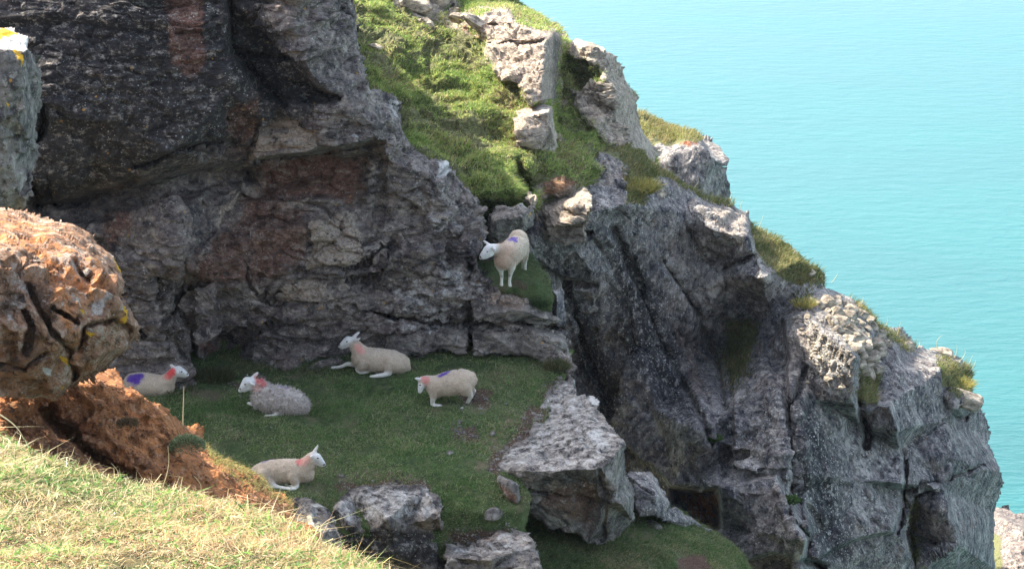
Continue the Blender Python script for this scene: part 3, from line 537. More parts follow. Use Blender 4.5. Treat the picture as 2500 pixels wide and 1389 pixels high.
o, rd_W = relief('cliff', W_out, WC, M_wall, disp=WALLN, back=(0, 6.6, 0), shrink=.012, backf=lambda y: np.interp(y, [-330, -200, -72, 15, 93, 200, 400], [3.4, 3.6, 4.6, 6.0, 7.0, 7.2, 7.2]), rnd=(14, .3), seed=17,  # unseen rear length shaped to cast the shadow edge on the slope
    polys=[(creamP[0], .10, 5), (creamP[2], -.10, 5), (creamP[3], -.08, 5), (creamP[1], -.06, 5), ([(370, 650), (430, 640), (450, 700), (460, 800), (380, 790)], .18, 8),
           ([(610, 395), (900, 380), (880, 500), (700, 560), (610, 540), (560, 600)], .22, 9), ([(560, 0), (725, 150), (770, 210), (830, 240), (760, 260), (640, 240), (560, 130)], .45, 10),
           ([(460, 640), (530, 560), (590, 560), (605, 640), (600, 720), (480, 740)], -.15, 6),
           ([(-100, 470), (110, 500), (330, 460), (460, 420), (640, 400), (620, 440), (400, 500), (250, 540), (-100, 560)], .55, 14),
           ([(1145, 895), (1150, 800), (1230, 790), (1345, 790), (1396, 860), (1398, 900)], -.10, 4), ([(930, 800), (1140, 800), (1140, 870), (930, 880)], -.07, 4), ([(1140, 770), (1152, 650), (1225, 710), (1220, 770)], -.07, 4)],
    grooves=[([(620, 390), (760, 378), (925, 352)], .5, 6), ([(90, 500), (70, 400), (110, 300), (90, 200)], .6, 14), ([(330, 410), (430, 370), (520, 345), (625, 350)], .35, 9), ([(100, 500), (200, 495), (330, 440)], .5, 12), ([(565, 10), (570, 110), (640, 200), (700, 260)], .45, 10),
             ([(445, 630), (455, 720), (470, 850), (475, 930)], .5, 8), ([(1148, 640), (1145, 760), (1150, 890)], .35, 4), ([(860, 745), (960, 775), (1040, 790), (1150, 790), (1230, 770), (1300, 795), (1390, 800)], .5, 6), ([(650, 720), (760, 700), (900, 690), (940, 640)], .2, 5),
             ([(560, 870), (640, 800), (760, 770)], .2, 6), ([(600, 640), (610, 700), (660, 740), (690, 690)], .18, 4), ([(650, 640), (760, 655), (890, 650), (960, 600)], .25, 5), ([(930, 400), (940, 480), (920, 560)], .15, 6), ([(1040, 770), (1110, 760), (1200, 740)], .2, 4),
             ([(130, 500), (110, 460), (120, 420)], .4, 10), ([(230, 690), (300, 720), (350, 820)], .3, 8), ([(725, 145), (560, 130)], .3, 8), ([(720, 200), (830, 240)], .3, 7)],
    masks=[('red', [(640, 395), (900, 380), (880, 460), (860, 500), (740, 480), (600, 560), (560, 600), (600, 480)], .75, 14), ('red', [(600, 500), (760, 500), (750, 640), (640, 700), (480, 720), (460, 640), (540, 560)], .6, 30), ('red', [(400, -60), (500, -60), (500, 160), (470, 190), (420, 160)], 1, 14),
           ('red', [(240, 520), (330, 500), (340, 560), (260, 620)], .55, 14), ('red', [(540, 260), (640, 220), (630, 330), (545, 340)], .5, 16), ('red', [(-60, 0), (60, -40), (30, 30)], .5, 20), ('red', [(1140, 720), (1230, 710), (1300, 740), (1290, 790), (1150, 780)], .4, 12), ('red', [(460, 820), (520, 840), (570, 880), (500, 870)], .8, 10)]
          + [('cream', c, 1, 7) for c in creamP] + [('cream', [(1190, 715), (1260, 712), (1300, 740), (1260, 760), (1170, 775)], .7, 8), ('cream', [(1150, 715), (1230, 708), (1350, 750), (1392, 830), (1392, 890), (1150, 880)], .42, 16), ('cream', [(960, 790), (1150, 790), (1150, 860), (940, 855)], .32, 16), ('white', [(850, 335), (920, 325), (925, 348), (850, 352)], .5, 8), ('white', [(1060, 388), (1105, 392), (1110, 420), (1080, 440)], .75, 8),
           ('white', [(930, 235), (965, 235), (985, 300), (950, 300)], .5, 12), ('white', [(960, 640), (1160, 620), (1230, 710), (1380, 780), (1396, 880), (1180, 850), (1000, 850), (900, 800)], .47, 40), ('white', [(1000, 400), (1160, 470), (1170, 600), (1080, 620), (980, 560)], .42, 50),
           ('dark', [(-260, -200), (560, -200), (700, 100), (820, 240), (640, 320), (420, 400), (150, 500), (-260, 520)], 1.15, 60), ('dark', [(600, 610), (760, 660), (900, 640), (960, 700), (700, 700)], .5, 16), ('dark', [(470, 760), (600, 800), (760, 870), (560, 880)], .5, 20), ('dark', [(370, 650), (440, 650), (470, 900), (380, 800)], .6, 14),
           ('green', [(1230, 630), (1300, 620), (1300, 720), (1230, 700)], .4, 10), ('white', [(725, -60), (868, -60), (885, 150), (915, 230), (900, 300), (840, 240), (780, 200), (730, 130)], .22, 14)])  # white mask paints skylight onto the facet right of the overhang
tag(o, kind='structure')

# ---- the grass ledge
L_out = [(230, 860), (470, 820), (700, 860), (850, 830), (1130, 812), (1300, 805), (1400, 850), (1385, 925), (1345, 985), (1330, 1040), (1300, 1110), (1270, 1160), (1300, 1215), (1290, 1260), (1280, 1345), (1180, 1360), (1090, 1368), (1000, 1330), (800, 1300), (600, 1300), (230, 1250)]
def LS(dz): return lambda x, y: float(planeY(x, y, ZL + dz))
LCt = [(230, 860, LG), (700, 860, LG), (1000, 820, LG), (1400, 840, LG), (400, 1000, LG), (700, 1000, LG), (1000, 1000, LG), (1200, 1000, LG), (1385, 925, LG), (1330, 1040, LG), (500, 1150, LG), (800, 1150, LG), (1000, 1150, LG), (1100, 1160, LG), (1280, 1150, LS(-.02)),
       (1270, 1240, LS(-.22)), (1180, 1250, LS(-.2)), (1090, 1250, LS(-.2)), (1100, 1310, LS(-.5)), (1200, 1310, LS(-.5)), (1270, 1300, LS(-.45)), (800, 1300, LS(-.2)), (600, 1300, LG), (230, 1250, LG), (600, 860, LG)]
soilM = [[(1290, 985), (1340, 1000), (1330, 1050), (1290, 1100), (1220, 1110), (1250, 1060)], [(1100, 1045), (1160, 1040), (1170, 1075), (1110, 1075)], [(1105, 1300), (1250, 1290), (1200, 1325), (1100, 1330)], [(1330, 930), (1375, 920), (1350, 990), (1320, 985)], [(820, 1180), (1030, 1170), (1050, 1190), (830, 1200)], [(1240, 1100), (1215, 1160), (1190, 1150), (1200, 1100)], [(560, 940), (600, 935), (590, 960)], [(1120, 950), (1200, 955), (1190, 1000), (1130, 990)]]
o, rd_L = relief('ledge', L_out, LCt, M_turf, disp=[('fbm', .9, .05, 3), ('fbm', .22, .03, 7)], rnd=None, back=(0, .3, -1.5), smooth=True, smooth_px=12, seed=19, masks=[('soil', s, 1, 14) for s in soilM])
tag(o, kind='structure')
def l_prob(x, y):
    g = np.ones(x.shape)
    for s in soilM: g = g * (1 - .9 * pmask(x, y, s, 14))
    return g
blades('ledge_grass', rd_L, l_prob, 6500, (.02, .06), (.004, .010), [(.07, .16, .035, 3), (.13, .24, .06, 4), (.23, .28, .10, 3), (.38, .34, .18, 1.8), (.22, .16, .10, .8)], M_bladeS, lean=.9, label='short green turf covering the shaded ledge around the sheep', clump=1.0, maxn=130000, wind=(.1, -.05), up=1.)
blades('ledge_grass', rd_L, l_prob, 260, (.07, .13), (.003, .006), [(.20, .24, .10, 2), (.36, .34, .2, 2)], M_bladeS, lean=.9, label='scattered longer pale blades standing out of the ledge turf', clump=1., up=1.)
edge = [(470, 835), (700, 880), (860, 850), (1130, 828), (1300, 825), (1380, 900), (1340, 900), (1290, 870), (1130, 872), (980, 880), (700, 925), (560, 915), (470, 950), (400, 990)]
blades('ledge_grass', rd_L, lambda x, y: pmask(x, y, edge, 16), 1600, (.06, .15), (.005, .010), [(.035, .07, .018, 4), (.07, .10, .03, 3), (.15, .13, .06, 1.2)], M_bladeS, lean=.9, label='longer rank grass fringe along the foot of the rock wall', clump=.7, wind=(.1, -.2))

# ---- small shelf with the standing sheep
ZS = 50.02
SG = lambda x, y: float(planeY(x, y, ZS))
o, rd_S = relief('ledge', [(1150, 640), (1200, 632), (1250, 622), (1300, 622), (1322, 650), (1345, 690), (1352, 730), (1345, 765), (1310, 760), (1280, 728), (1225, 714), (1170, 700)],
    [(1150, 640, 28.3), (1250, 620, 28.6), (1300, 622, 28.8), (1283, 666, SG), (1228, 706, SG), (1246, 706, SG), (1180, 690, 27.35), (1322, 655, 28.1), (1345, 700, 27.7), (1290, 730, 27.25), (1345, 760, 27.3), (1310, 700, SG)],
    M_turf, rnd=(8, .1), disp=[('fbm', .4, .04, 3), ('fbm', .12, .02, 7)], back=(0, .8, -.8), smooth=True, seed=23, masks=[('soil', [(1250, 680), (1290, 690), (1280, 705), (1240, 700)], .8, 8)])
tag(o, kind='structure')
blades('ledge_grass', rd_S, None, 8000, (.012, .035), (.004, .009), [(.05, .10, .03, 3), (.11, .15, .06, 4), (.20, .19, .10, 2.5)], M_bladeS, lean=.9, label='short grass on the small shelf under the standing sheep')

blades('ledge_grass', rd_S, lambda x, y: np.maximum(pmask(x, y, [(1280, 715), (1345, 735), (1350, 770), (1300, 765), (1225, 722)], 10), pmask(x, y, [(1290, 620), (1325, 650), (1350, 700), (1335, 700), (1300, 650), (1280, 630)], 6)), 2500, (.05, .12), (.004, .008), [(.07, .11, .04, 3), (.16, .17, .08, 2), (.26, .20, .11, 1)], M_bladeS, lean=1.1, label='ragged grass hanging over the rim of the small shelf', wind=(.1, -.5), up=.5)
# ---- lower grass bank beneath the white topped block
G2 = [(1270, 1230), (1330, 1225), (1540, 1240), (1590, 1225), (1640, 1240), (1700, 1272), (1760, 1300), (1805, 1335), (1850, 1400), (1860, 1460), (1250, 1460)]
o, rd_G = relief('bank', G2, [(1270, 1230, 25), (1540, 1230, 27), (1600, 1228, 27.2), (1700, 1270, 27.2), (1805, 1335, 27.2), (1850, 1400, 27), (1320, 1300, 24), (1400, 1340, 23.8), (1550, 1300, 25.2), (1650, 1330, 25), (1750, 1389, 24.6), (1300, 1389, 22.8), (1500, 1389, 23.4), (1700, 1460, 23.5), (1300, 1460, 22)],
    M_turf, disp=[('fbm', .8, .10, 3), ('fbm', .2, .04, 7), ('facet', .35, .04, 9)], rnd=(10, .15), back=(0, 1, -2), seed=29, masks=[('soil', [(1650, 1365), (1720, 1352), (1740, 1400), (1650, 1400)], 1, 8), ('soil', [(1590, 1240), (1650, 1270), (1630, 1290), (1590, 1270)], .5, 12)], smooth=True)
tag(o, kind='structure')
blades('bank_grass', rd_G, lambda x, y: 1 - pmask(x, y, [(1650, 1362), (1720, 1352), (1740, 1400), (1650, 1400)], 8), 3600, (.03, .09), (.005, .010), [(.06, .12, .03, 3.5), (.11, .16, .05, 3.5), (.22, .21, .10, 2), (.32, .26, .14, 1)], M_bladeS, lean=.8, label='green and straw grass on the bank below the blocks', clump=.6, maxn=60000)

# ---- orange soil bank in the left foreground
O_out = [(-120, 880), (240, 896), (277, 898), (299, 921), (306, 943), (335, 954), (360, 974), (389, 986), (425, 1012), (450, 1036), (482, 1054), (504, 1082), (522, 1104), (562, 1122), (612, 1147), (641, 1169), (666, 1194), (716, 1226), (726, 1268), (770, 1290), (860, 1400), (860, 1500), (-120, 1500)]
OC = [(-120, 880, 19.5), (240, 896, 19.8), (280, 900, 20.2), (300, 925, 20.0), (306, 945, 18.9), (389, 987, 18.8), (340, 965, 18.7), (250, 940, 18.4), (395, 1010, 18.6), (450, 1037, 20.0), (504, 1083, 20.0), (420, 1050, 18.5), (440, 1110, 18.3), (500, 1140, 18.6), (562, 1123, 20.0), (620, 1150, 20.0),
      (560, 1160, 18.9), (650, 1180, 20.0), (640, 1215, 18.9), (716, 1228, 20.0), (720, 1270, 19.4), (100, 960, 17.9), (0, 960, 17.4), (100, 1050, 17.3), (200, 1060, 17.6), (300, 1050, 17.9), (330, 1120, 17.4), (200, 1150, 16.6), (450, 1200, 17.5), (600, 1270, 18.0), (0, 1100, 16.4), (700, 1330, 18.2), (860, 1400, 18.6), (400, 1300, 16.8), (800, 1500, 17.6), (0, 1400, 15.5)]
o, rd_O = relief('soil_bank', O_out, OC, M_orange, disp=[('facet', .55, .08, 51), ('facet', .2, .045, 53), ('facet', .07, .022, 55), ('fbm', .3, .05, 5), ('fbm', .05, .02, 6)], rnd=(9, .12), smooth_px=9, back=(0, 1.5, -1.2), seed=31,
    grooves=[([(100, 1000), (200, 1090), (330, 1180)], .5, 25), ([(230, 1040), (330, 1110), (430, 1180)], -.12, 12)],
    masks=[('soil', None, .62, 1), ('green', [(610, 1145), (560, 1120), (520, 1105), (560, 1150), (640, 1190)], .5, 14), ('dark', [(0, 1000), (160, 1010), (330, 1150), (200, 1170), (0, 1100)], .6, 30), ('cream', [(335, 962), (360, 975), (380, 1010), (368, 1010), (345, 980)], .8, 6), ('cream', [(440, 1180), (620, 1250), (720, 1300), (600, 1290), (430, 1200)], .35, 14)])  # dark mask paints the big boulder's cast shadow onto the soil
tag(o, kind='structure')
blades('bank_grass', rd_O, lambda x, y: np.maximum(pmask(x, y, [(500, 1085), (560, 1112), (640, 1160), (670, 1195), (640, 1200), (590, 1180), (520, 1130)], 8), .5 * pmask(x, y, [(640, 1180), (720, 1226), (722, 1250), (660, 1220)], 5)), 2600, (.03, .08), (.004, .008),
       [(.36, .30, .12, 3), (.20, .22, .07, 2), (.40, .25, .12, 1)], M_blade, lean=.8, label='dry fringe of grass on the rim of the orange soil bank')

# ---- sunlit foreground turf
FGc = [(-80, 1040, 10.9), (0, 1066, 10.8), (100, 1108, 10.6), (200, 1140, 10.5), (330, 1172, 10.4), (460, 1208, 10.2), (560, 1226, 10.1), (640, 1256, 9.9), (700, 1278, 9.8), (800, 1332, 9.5), (880, 1372, 9.3), (1000, 1430, 9.0), (0, 1200, 9.7), (200, 1250, 9.5), (400, 1300, 9.2), (0, 1389, 8.4), (300, 1389, 8.6), (600, 1389, 8.8), (0, 1500, 7.6), (500, 1500, 7.9), (1000, 1560, 8)]
o, rd_F = relief('hillside', [(-80, 1038), (0, 1066), (100, 1108), (200, 1140), (330, 1172), (460, 1208), (560, 1226), (640, 1256), (700, 1278), (800, 1332), (880, 1372), (1000, 1435), (1040, 1520), (-80, 1520)],
    FGc, M_dry, disp=[('fbm', .5, .09, 3), ('fbm', .15, .035, 7)], rnd=(10, .05), warp=9, back=(.3, 1.2, -1.8), smooth=True, seed=37)
tag(o, kind='structure')
DRY = [(.11, .15, .045, 2.0), (.21, .25, .08, 2.6), (.34, .33, .14, 2.6), (.50, .40, .22, 4), (.62, .52, .34, 3.5), (.42, .25, .13, 1.8)]
blades('foreground_grass', rd_F, None, 11000, (.025, .07), (.0025, .006), DRY, M_blade, lean=1.3, label='sunlit straw and green turf on the near hillside', clump=.7, maxn=120000, wind=(.12, -.05), up=.9)
blades('foreground_grass', rd_F, None, 550, (.05, .11), (.008, .016), [(.10, .20, .05, 3), (.18, .30, .08, 3), (.32, .40, .16, 1)], M_blade, lean=1.1, label='broader green leaves growing through the dry turf', clump=1.6, wind=(0, 0), up=.8)
blades('foreground_grass', rd_F, None, 420, (.09, .19), (.0025, .005), [(.70, .60, .36, 3), (.55, .40, .20, 2)], M_blade, lean=1.2, label='long bleached grass blades arching over the near turf', clump=.3, wind=(.2, -.1), up=1.)

# ---- the land the photographer stands on (closes the cove beneath and behind the camera)
def home_hill():
    xs = np.linspace(-60, 30, 91); ys = np.linspace(-80, 26, 107); X, Y = np.meshgrid(xs, ys)
    Z = 58.2 - .30 * Y - np.maximum(0, X - 1.0) * .9 - np.maximum(0, X - 5) ** 2 * .12 - np.maximum(0, Y - 6.5) * .9 - np.maximum(0, Y - 9) * 1.2
    Z = np.where(Y < -2, 58.2 + .1 * (-Y), Z); Z += np.clip(-X - 9, 0, 30) * .18 * (Y < 20)
    Z = Z + fbm(np.stack([X / 6, Y / 6, X * 0], -1), 3, 5) * .5 - .35
    Z = np.maximum(Z, -1)
    V = np.stack([X, Y, Z], -1).reshape(-1, 3); i = np.arange(X.size).reshape(X.shape)
    F = np.stack([i[:-1, :-1], i[:-1, 1:], i[1:, 1:], i[1:, :-1]], -1).reshape(-1, 4)
    o = mesh_np('hillside', V, [F], M_dry, smooth=True); tag(o, kind='structure')
home_hill()

# ================================================================== ROCKS THAT STAND FREE
def surfY(rd, px, py):
    i = np.argmin((rd['px'] - px) ** 2 + (rd['py'] - py) ** 2); return float(rd['V'][i, 1])
BD = [('facet', (.8, .8, .6), .06, 61), ('facet', (.28, .28, .2), .026, 63), ('crack', (.6, .6, .4), .05, 64), ('facet', (.11, .11, .08), .013, 65), ('fbm', .3, .025, 5), ('fbm', .06, .011, 6)]
def rock(name, label, cat, outline, ctrl, mat, group=None, **kw):
    cx = sum(p[0] for p in outline) / len(outline); by = max(p[1] for p in outline)
    y0 = ctrl[0][2]; y0 = y0(cx, by) if callable(y0) else y0
    kw.setdefault('disp', BD); kw.setdefault('rnd', (9, .12)); kw.setdefault('back', (0, 1.6, -.4))
    o, rd = relief(name, outline, ctrl, mat, origin=tuple(at(cx, by, y0)), **kw); tag(o, label, cat, group); return o, rd

# white topped block at the right edge of the ledge
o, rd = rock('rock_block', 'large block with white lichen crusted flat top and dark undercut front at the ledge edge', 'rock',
    [(1352, 918), (1400, 924), (1412, 955), (1455, 968), (1467, 980), (1460, 1002), (1502, 1045), (1524, 1075), (1527, 1110), (1532, 1160), (1552, 1192), (1550, 1268), (1530, 1292), (1505, 1318), (1455, 1334), (1400, 1300), (1335, 1290), (1290, 1255), (1284, 1185), (1215, 1140), (1222, 1102), (1290, 1058), (1312, 1000)],
    [(1440, 1330, 23.6), (1352, 918, LS(.06)), (1400, 924, LS(.1)), (1460, 985, LS(.12)), (1330, 1000, LS(.03)), (1400, 1000, LS(.12)), (1300, 1060, LS(.03)), (1222, 1102, LS(.0)), (1400, 1060, LS(.14)), (1480, 1060, LS(.16)), (1523, 1078, LS(.16)), (1215, 1140, LS(.02)), (1290, 1148, LS(.12)), (1380, 1150, LS(.14)), (1460, 1146, LS(.16)), (1500, 1112, LS(.16)),
     (1460, 1175, 23.3), (1380, 1185, 23.25), (1300, 1180, 23.2), (1290, 1250, 23.4), (1400, 1290, 23.5), (1500, 1180, 23.35), (1528, 1160, 24.1), (1552, 1200, 24.2), (1520, 1230, 23.3), (1480, 1230, 23.3), (1440, 1240, 23.6), (1545, 1270, 24.1)], M_block, seed=41,
    masks=[('white', [(1222, 1100), (1300, 1060), (1312, 1000), (1352, 918), (1405, 924), (1467, 980), (1460, 1002), (1527, 1078), (1490, 1130), (1450, 1150), (1290, 1152), (1210, 1135)], .50, 12), ('cream', [(1222, 1100), (1300, 1060), (1312, 1000), (1352, 918), (1405, 924), (1467, 980), (1527, 1078), (1490, 1130), (1450, 1150), (1290, 1152), (1210, 1135)], .38, 12), ('white', [(1400, 1060), (1460, 1020), (1524, 1078), (1480, 1130), (1430, 1100)], .62, 30), ('white', [(1440, 965), (1467, 975), (1462, 990), (1442, 985)], 1, 5),
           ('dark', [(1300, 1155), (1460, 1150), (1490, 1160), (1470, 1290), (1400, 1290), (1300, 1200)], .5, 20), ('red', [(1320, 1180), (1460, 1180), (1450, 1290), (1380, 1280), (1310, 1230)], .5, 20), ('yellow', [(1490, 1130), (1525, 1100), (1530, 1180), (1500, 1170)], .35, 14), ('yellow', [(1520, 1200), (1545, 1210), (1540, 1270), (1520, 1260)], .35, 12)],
    grooves=[([(1465, 1150), (1480, 1230), (1470, 1320)], .12, 6), ([(1290, 1200), (1400, 1215), (1470, 1225)], .1, 5)])
rock('standing_stone', 'small upright brown stone leaning against the left side of the white topped block', 'rock',
    [(1212, 1162), (1245, 1158), (1275, 1172), (1288, 1195), (1284, 1250), (1262, 1248), (1232, 1215), (1210, 1180)],
    [(1250, 1250, 22.9), (1212, 1162, 23.3), (1285, 1180, 23.3), (1245, 1175, 22.95), (1235, 1200, 22.9), (1270, 1220, 22.85), (1284, 1250, 23.1)], M_block, seed=43, back=(0, .5, -.1), masks=[('red', [(1210, 1180), (1240, 1180), (1270, 1240), (1240, 1230)], .7, 10), ('white', [(1215, 1160), (1270, 1165), (1280, 1190), (1250, 1180)], .5, 6)])
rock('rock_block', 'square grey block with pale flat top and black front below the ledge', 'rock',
    [(828, 1218), (850, 1195), (905, 1186), (1000, 1180), (1040, 1186), (1078, 1210), (1086, 1240), (1080, 1265), (1098, 1300), (1110, 1322), (1100, 1460), (800, 1460), (805, 1300), (812, 1250)],
    [(960, 1389, 22.3), (850, 1195, LS(-.02)), (950, 1182, LS(.03)), (1040, 1186, LS(.03)), (1082, 1235, LS(-.02)), (820, 1245, LS(-.02)), (950, 1262, LS(.03)), (1070, 1262, LS(-.0)), (840, 1275, LS(-.06)), (1000, 1282, 22.35), (900, 1300, 22.25), (1080, 1300, 22.6), (1108, 1325, 22.9), (1060, 1400, 22.3), (850, 1400, 22.3), (800, 1389, 22.9), (960, 1340, 22.15)], M_block, seed=47,
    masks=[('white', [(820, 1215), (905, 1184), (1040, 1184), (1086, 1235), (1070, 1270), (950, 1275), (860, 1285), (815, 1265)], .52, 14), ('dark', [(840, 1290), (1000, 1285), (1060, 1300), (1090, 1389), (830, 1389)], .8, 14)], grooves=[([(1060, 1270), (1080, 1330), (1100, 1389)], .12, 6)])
rock('rock_block', 'low pale block at the bottom edge, right of the black fronted block', 'rock',
    [(1085, 1330), (1140, 1322), (1200, 1310), (1222, 1290), (1262, 1284), (1288, 1290), (1308, 1318), (1316, 1355), (1328, 1400), (1330, 1470), (1080, 1470)],
    [(1200, 1389, 21.9), (1222, 1290, LS(-.42)), (1285, 1290, LS(-.42)), (1310, 1325, LS(-.45)), (1090, 1330, LS(-.55)), (1200, 1345, LS(-.5)), (1290, 1340, LS(-.47)), (1100, 1360, 21.95), (1200, 1370, 21.8), (1310, 1380, 21.9), (1200, 1460, 21.8), (1325, 1440, 22.2)], M_block, seed=53,
    masks=[('white', [(1090, 1335), (1222, 1290), (1288, 1288), (1310, 1325), (1300, 1360), (1120, 1360)], .5, 14), ('red', [(1140, 1320), (1250, 1290), (1200, 1330)], .6, 10), ('cream', [(1210, 1300), (1290, 1295), (1290, 1330), (1220, 1330)], .5, 12)])
rock('rock_block', 'grey wedge of rock between the white topped block and the reddish hollow', 'rock',
    [(1525, 1152), (1560, 1146), (1592, 1150), (1615, 1185), (1640, 1232), (1700, 1268), (1740, 1300), (1700, 1300), (1600, 1262), (1555, 1262), (1530, 1200)],
    [(1600, 1270, 25.4), (1525, 1152, 26.2), (1592, 1150, 26.4), (1550, 1180, 25.6), (1600, 1200, 25.5), (1640, 1232, 26.2), (1700, 1268, 26.8), (1560, 1260, 25.3), (1660, 1270, 26.0)], M_right, seed=59, back=(0, 1.2, -.4))
rock('rock_block', 'squat grey block under the hanging turf above the standing sheep', 'rock',
    [(1184, 520), (1205, 500), (1240, 502), (1270, 495), (1298, 503), (1305, 525), (1300, 550), (1280, 568), (1290, 640), (1190, 650), (1170, 600), (1188, 560)],
    [(1230, 640, 28.6), (1184, 520, 28.9), (1300, 505, 28.9), (1240, 510, 28.7), (1270, 530, 28.35), (1210, 540, 28.4), (1280, 568, 28.6), (1220, 600, 28.6), (1290, 620, 28.9), (1180, 600, 28.8)], M_block, seed=61, masks=[('white', [(1190, 505), (1300, 500), (1300, 530), (1200, 530)], .3, 10), ('yellow', [(1270, 500), (1304, 510), (1300, 550), (1280, 555)], .4, 10)])
rock('boulder', 'pale sunlit boulder standing in the grass of the upper slope', 'boulder',
    [(1248, 268), (1270, 262), (1300, 256), (1340, 252), (1354, 268), (1358, 300), (1362, 360), (1350, 376), (1300, 366), (1266, 352), (1256, 320)],
    [(1310, 370, 30.9), (1248, 268, 31.9), (1300, 256, 32.0), (1350, 256, 32.0), (1285, 285, 31.2), (1335, 275, 31.15), (1275, 320, 31.0), (1340, 320, 31.1), (1300, 350, 30.9), (1360, 350, 31.6)], M_pale, seed=67, masks=[('cream', [(1248, 260), (1350, 252), (1350, 300), (1270, 350), (1255, 320)], .7, 12), ('white', [(1290, 258), (1345, 254), (1345, 285), (1290, 290)], .5, 8), ('dark', [(1280, 350), (1340, 300), (1360, 310), (1355, 370)], .5, 12)])  # dark mask paints the shadow across the boulder's lower right
rock('rock_block', 'small rounded boulder propping the turf, right of the shelf with the standing sheep', 'rock',
    [(1345, 702), (1372, 700), (1382, 715), (1384, 760), (1380, 800), (1360, 800), (1346, 760)], [(1365, 800, 27.6), (1345, 702, 28), (1372, 700, 28), (1360, 725, 27.55), (1378, 760, 27.7), (1360, 790, 27.5)], M_right, seed=71, back=(0, .7, -.2))
rock('rock_block', 'pointed pale stone wedged in the gully below the hanging turf', 'rock',
    [(1276, 478), (1292, 466), (1304, 472), (1312, 492), (1306, 512), (1284, 502)], [(1295, 510, 29.0), (1276, 478, 29.4), (1304, 472, 29.4), (1292, 490, 28.9)], M_pale, seed=73, back=(0, .4, -.1))

rock('rock_block', 'broken brown and grey rock between the orange bank tip and the black fronted block', 'rock',
    [(722, 1222), (748, 1212), (772, 1222), (800, 1240), (822, 1270), (836, 1310), (850, 1440), (716, 1440)], [(780, 1300, 21.6), (722, 1222, 22.6), (760, 1215, 22.6), (800, 1240, 22.5), (760, 1250, 22.0), (740, 1290, 21.7), (820, 1290, 21.9), (780, 1400, 21.2), (850, 1420, 21.6)], M_block, seed=97, masks=[('white', [(725, 1220), (790, 1235), (800, 1270), (740, 1260)], .5, 8)])
rock('rock_block', 'pale bedded rock catching sun right of the gully above the standing sheep', 'rock',
    [(1300, 505), (1318, 482), (1370, 474), (1425, 458), (1448, 476), (1446, 520), (1428, 560), (1436, 590), (1380, 600), (1330, 585), (1310, 550)],
    [(1370, 600, 29.7), (1300, 505, 30.9), (1425, 458, 30.6), (1370, 476, 30.8), (1340, 510, 30.3), (1400, 500, 29.7), (1440, 510, 29.6), (1330, 550, 29.9), (1400, 545, 29.5), (1400, 556, 29.8), (1430, 590, 29.6), (1340, 580, 29.9)], M_pale, seed=101, masks=[('cream', [(1310, 485), (1440, 465), (1440, 500), (1420, 560), (1330, 560)], .6, 12), ('dark', [(1360, 510), (1430, 505), (1420, 545), (1370, 545)], .5, 8)], disp=[('strata', (.9, 1, .2), .08, 5)] + BD)
M_slab = rock_mat('rock_ledge_slabs', (.07, .06, .055), (.21, .18, .15), (.38, .33, .28), orange=.5, fleck=.8, squash=(1, 1, 1.6))
SLD = [('facet', (.9, .9, .5), .04, 71), ('crack', (.7, .7, .35), .06, 74), ('facet', (.2, .2, .12), .02, 75), ('strata', (.8, 1, .12), .025, 7), ('fbm', .06, .010, 6)]
rock('limestone_block', 'broad pale slab of limestone at the foot of the wall, right of the upright joint', 'rock',
    [(1152, 806), (1200, 796), (1262, 790), (1340, 798), (1382, 816), (1397, 862), (1392, 900), (1330, 890), (1290, 872), (1200, 868), (1153, 868)],
    [(1270, 870, 27.1), (1152, 806, 27.3), (1262, 790, 27.35), (1382, 816, 27.5), (1200, 815, 27.0), (1300, 812, 27.0), (1370, 830, 27.0), (1160, 850, 27.05), (1396, 862, 27.2), (1385, 895, 26.9), (1330, 885, 26.95)], M_slab, seed=111, disp=SLD, back=(0, .8, -.1), rnd=(10, .1))
rock('limestone_block', 'warm pinkish slab just below the feet of the standing sheep', 'rock',
    [(1152, 722), (1188, 700), (1226, 710), (1262, 712), (1300, 728), (1345, 756), (1378, 786), (1340, 794), (1262, 784), (1200, 790), (1153, 786)],
    [(1250, 784, 27.1), (1152, 722, 27.35), (1226, 710, 27.3), (1300, 728, 27.35), (1345, 756, 27.4), (1378, 786, 27.4), (1200, 760, 27.05), (1260, 762, 27.0), (1310, 772, 27.05), (1160, 780, 27.15)], M_slab, seed=113, disp=SLD, back=(0, .8, -.1), rnd=(8, .08), masks=[('red', [(1190, 712), (1262, 714), (1310, 740), (1290, 765), (1200, 750)], .45, 12), ('cream', [(1190, 712), (1262, 714), (1300, 740), (1200, 745)], .5, 10)])
rock('limestone_block', 'long low grey slab at the wall foot, above the pink collared sheep', 'rock',
    [(938, 812), (985, 800), (1060, 796), (1142, 800), (1146, 866), (1060, 868), (990, 872), (940, 874)],
    [(1040, 870, 27.1), (938, 812, 27.35), (1060, 796, 27.35), (1142, 800, 27.4), (980, 830, 27.1), (1100, 825, 27.05), (940, 870, 27.15), (1140, 860, 27.1)], M_slab, seed=117, disp=SLD, back=(0, .8, -.1), rnd=(9, .1))
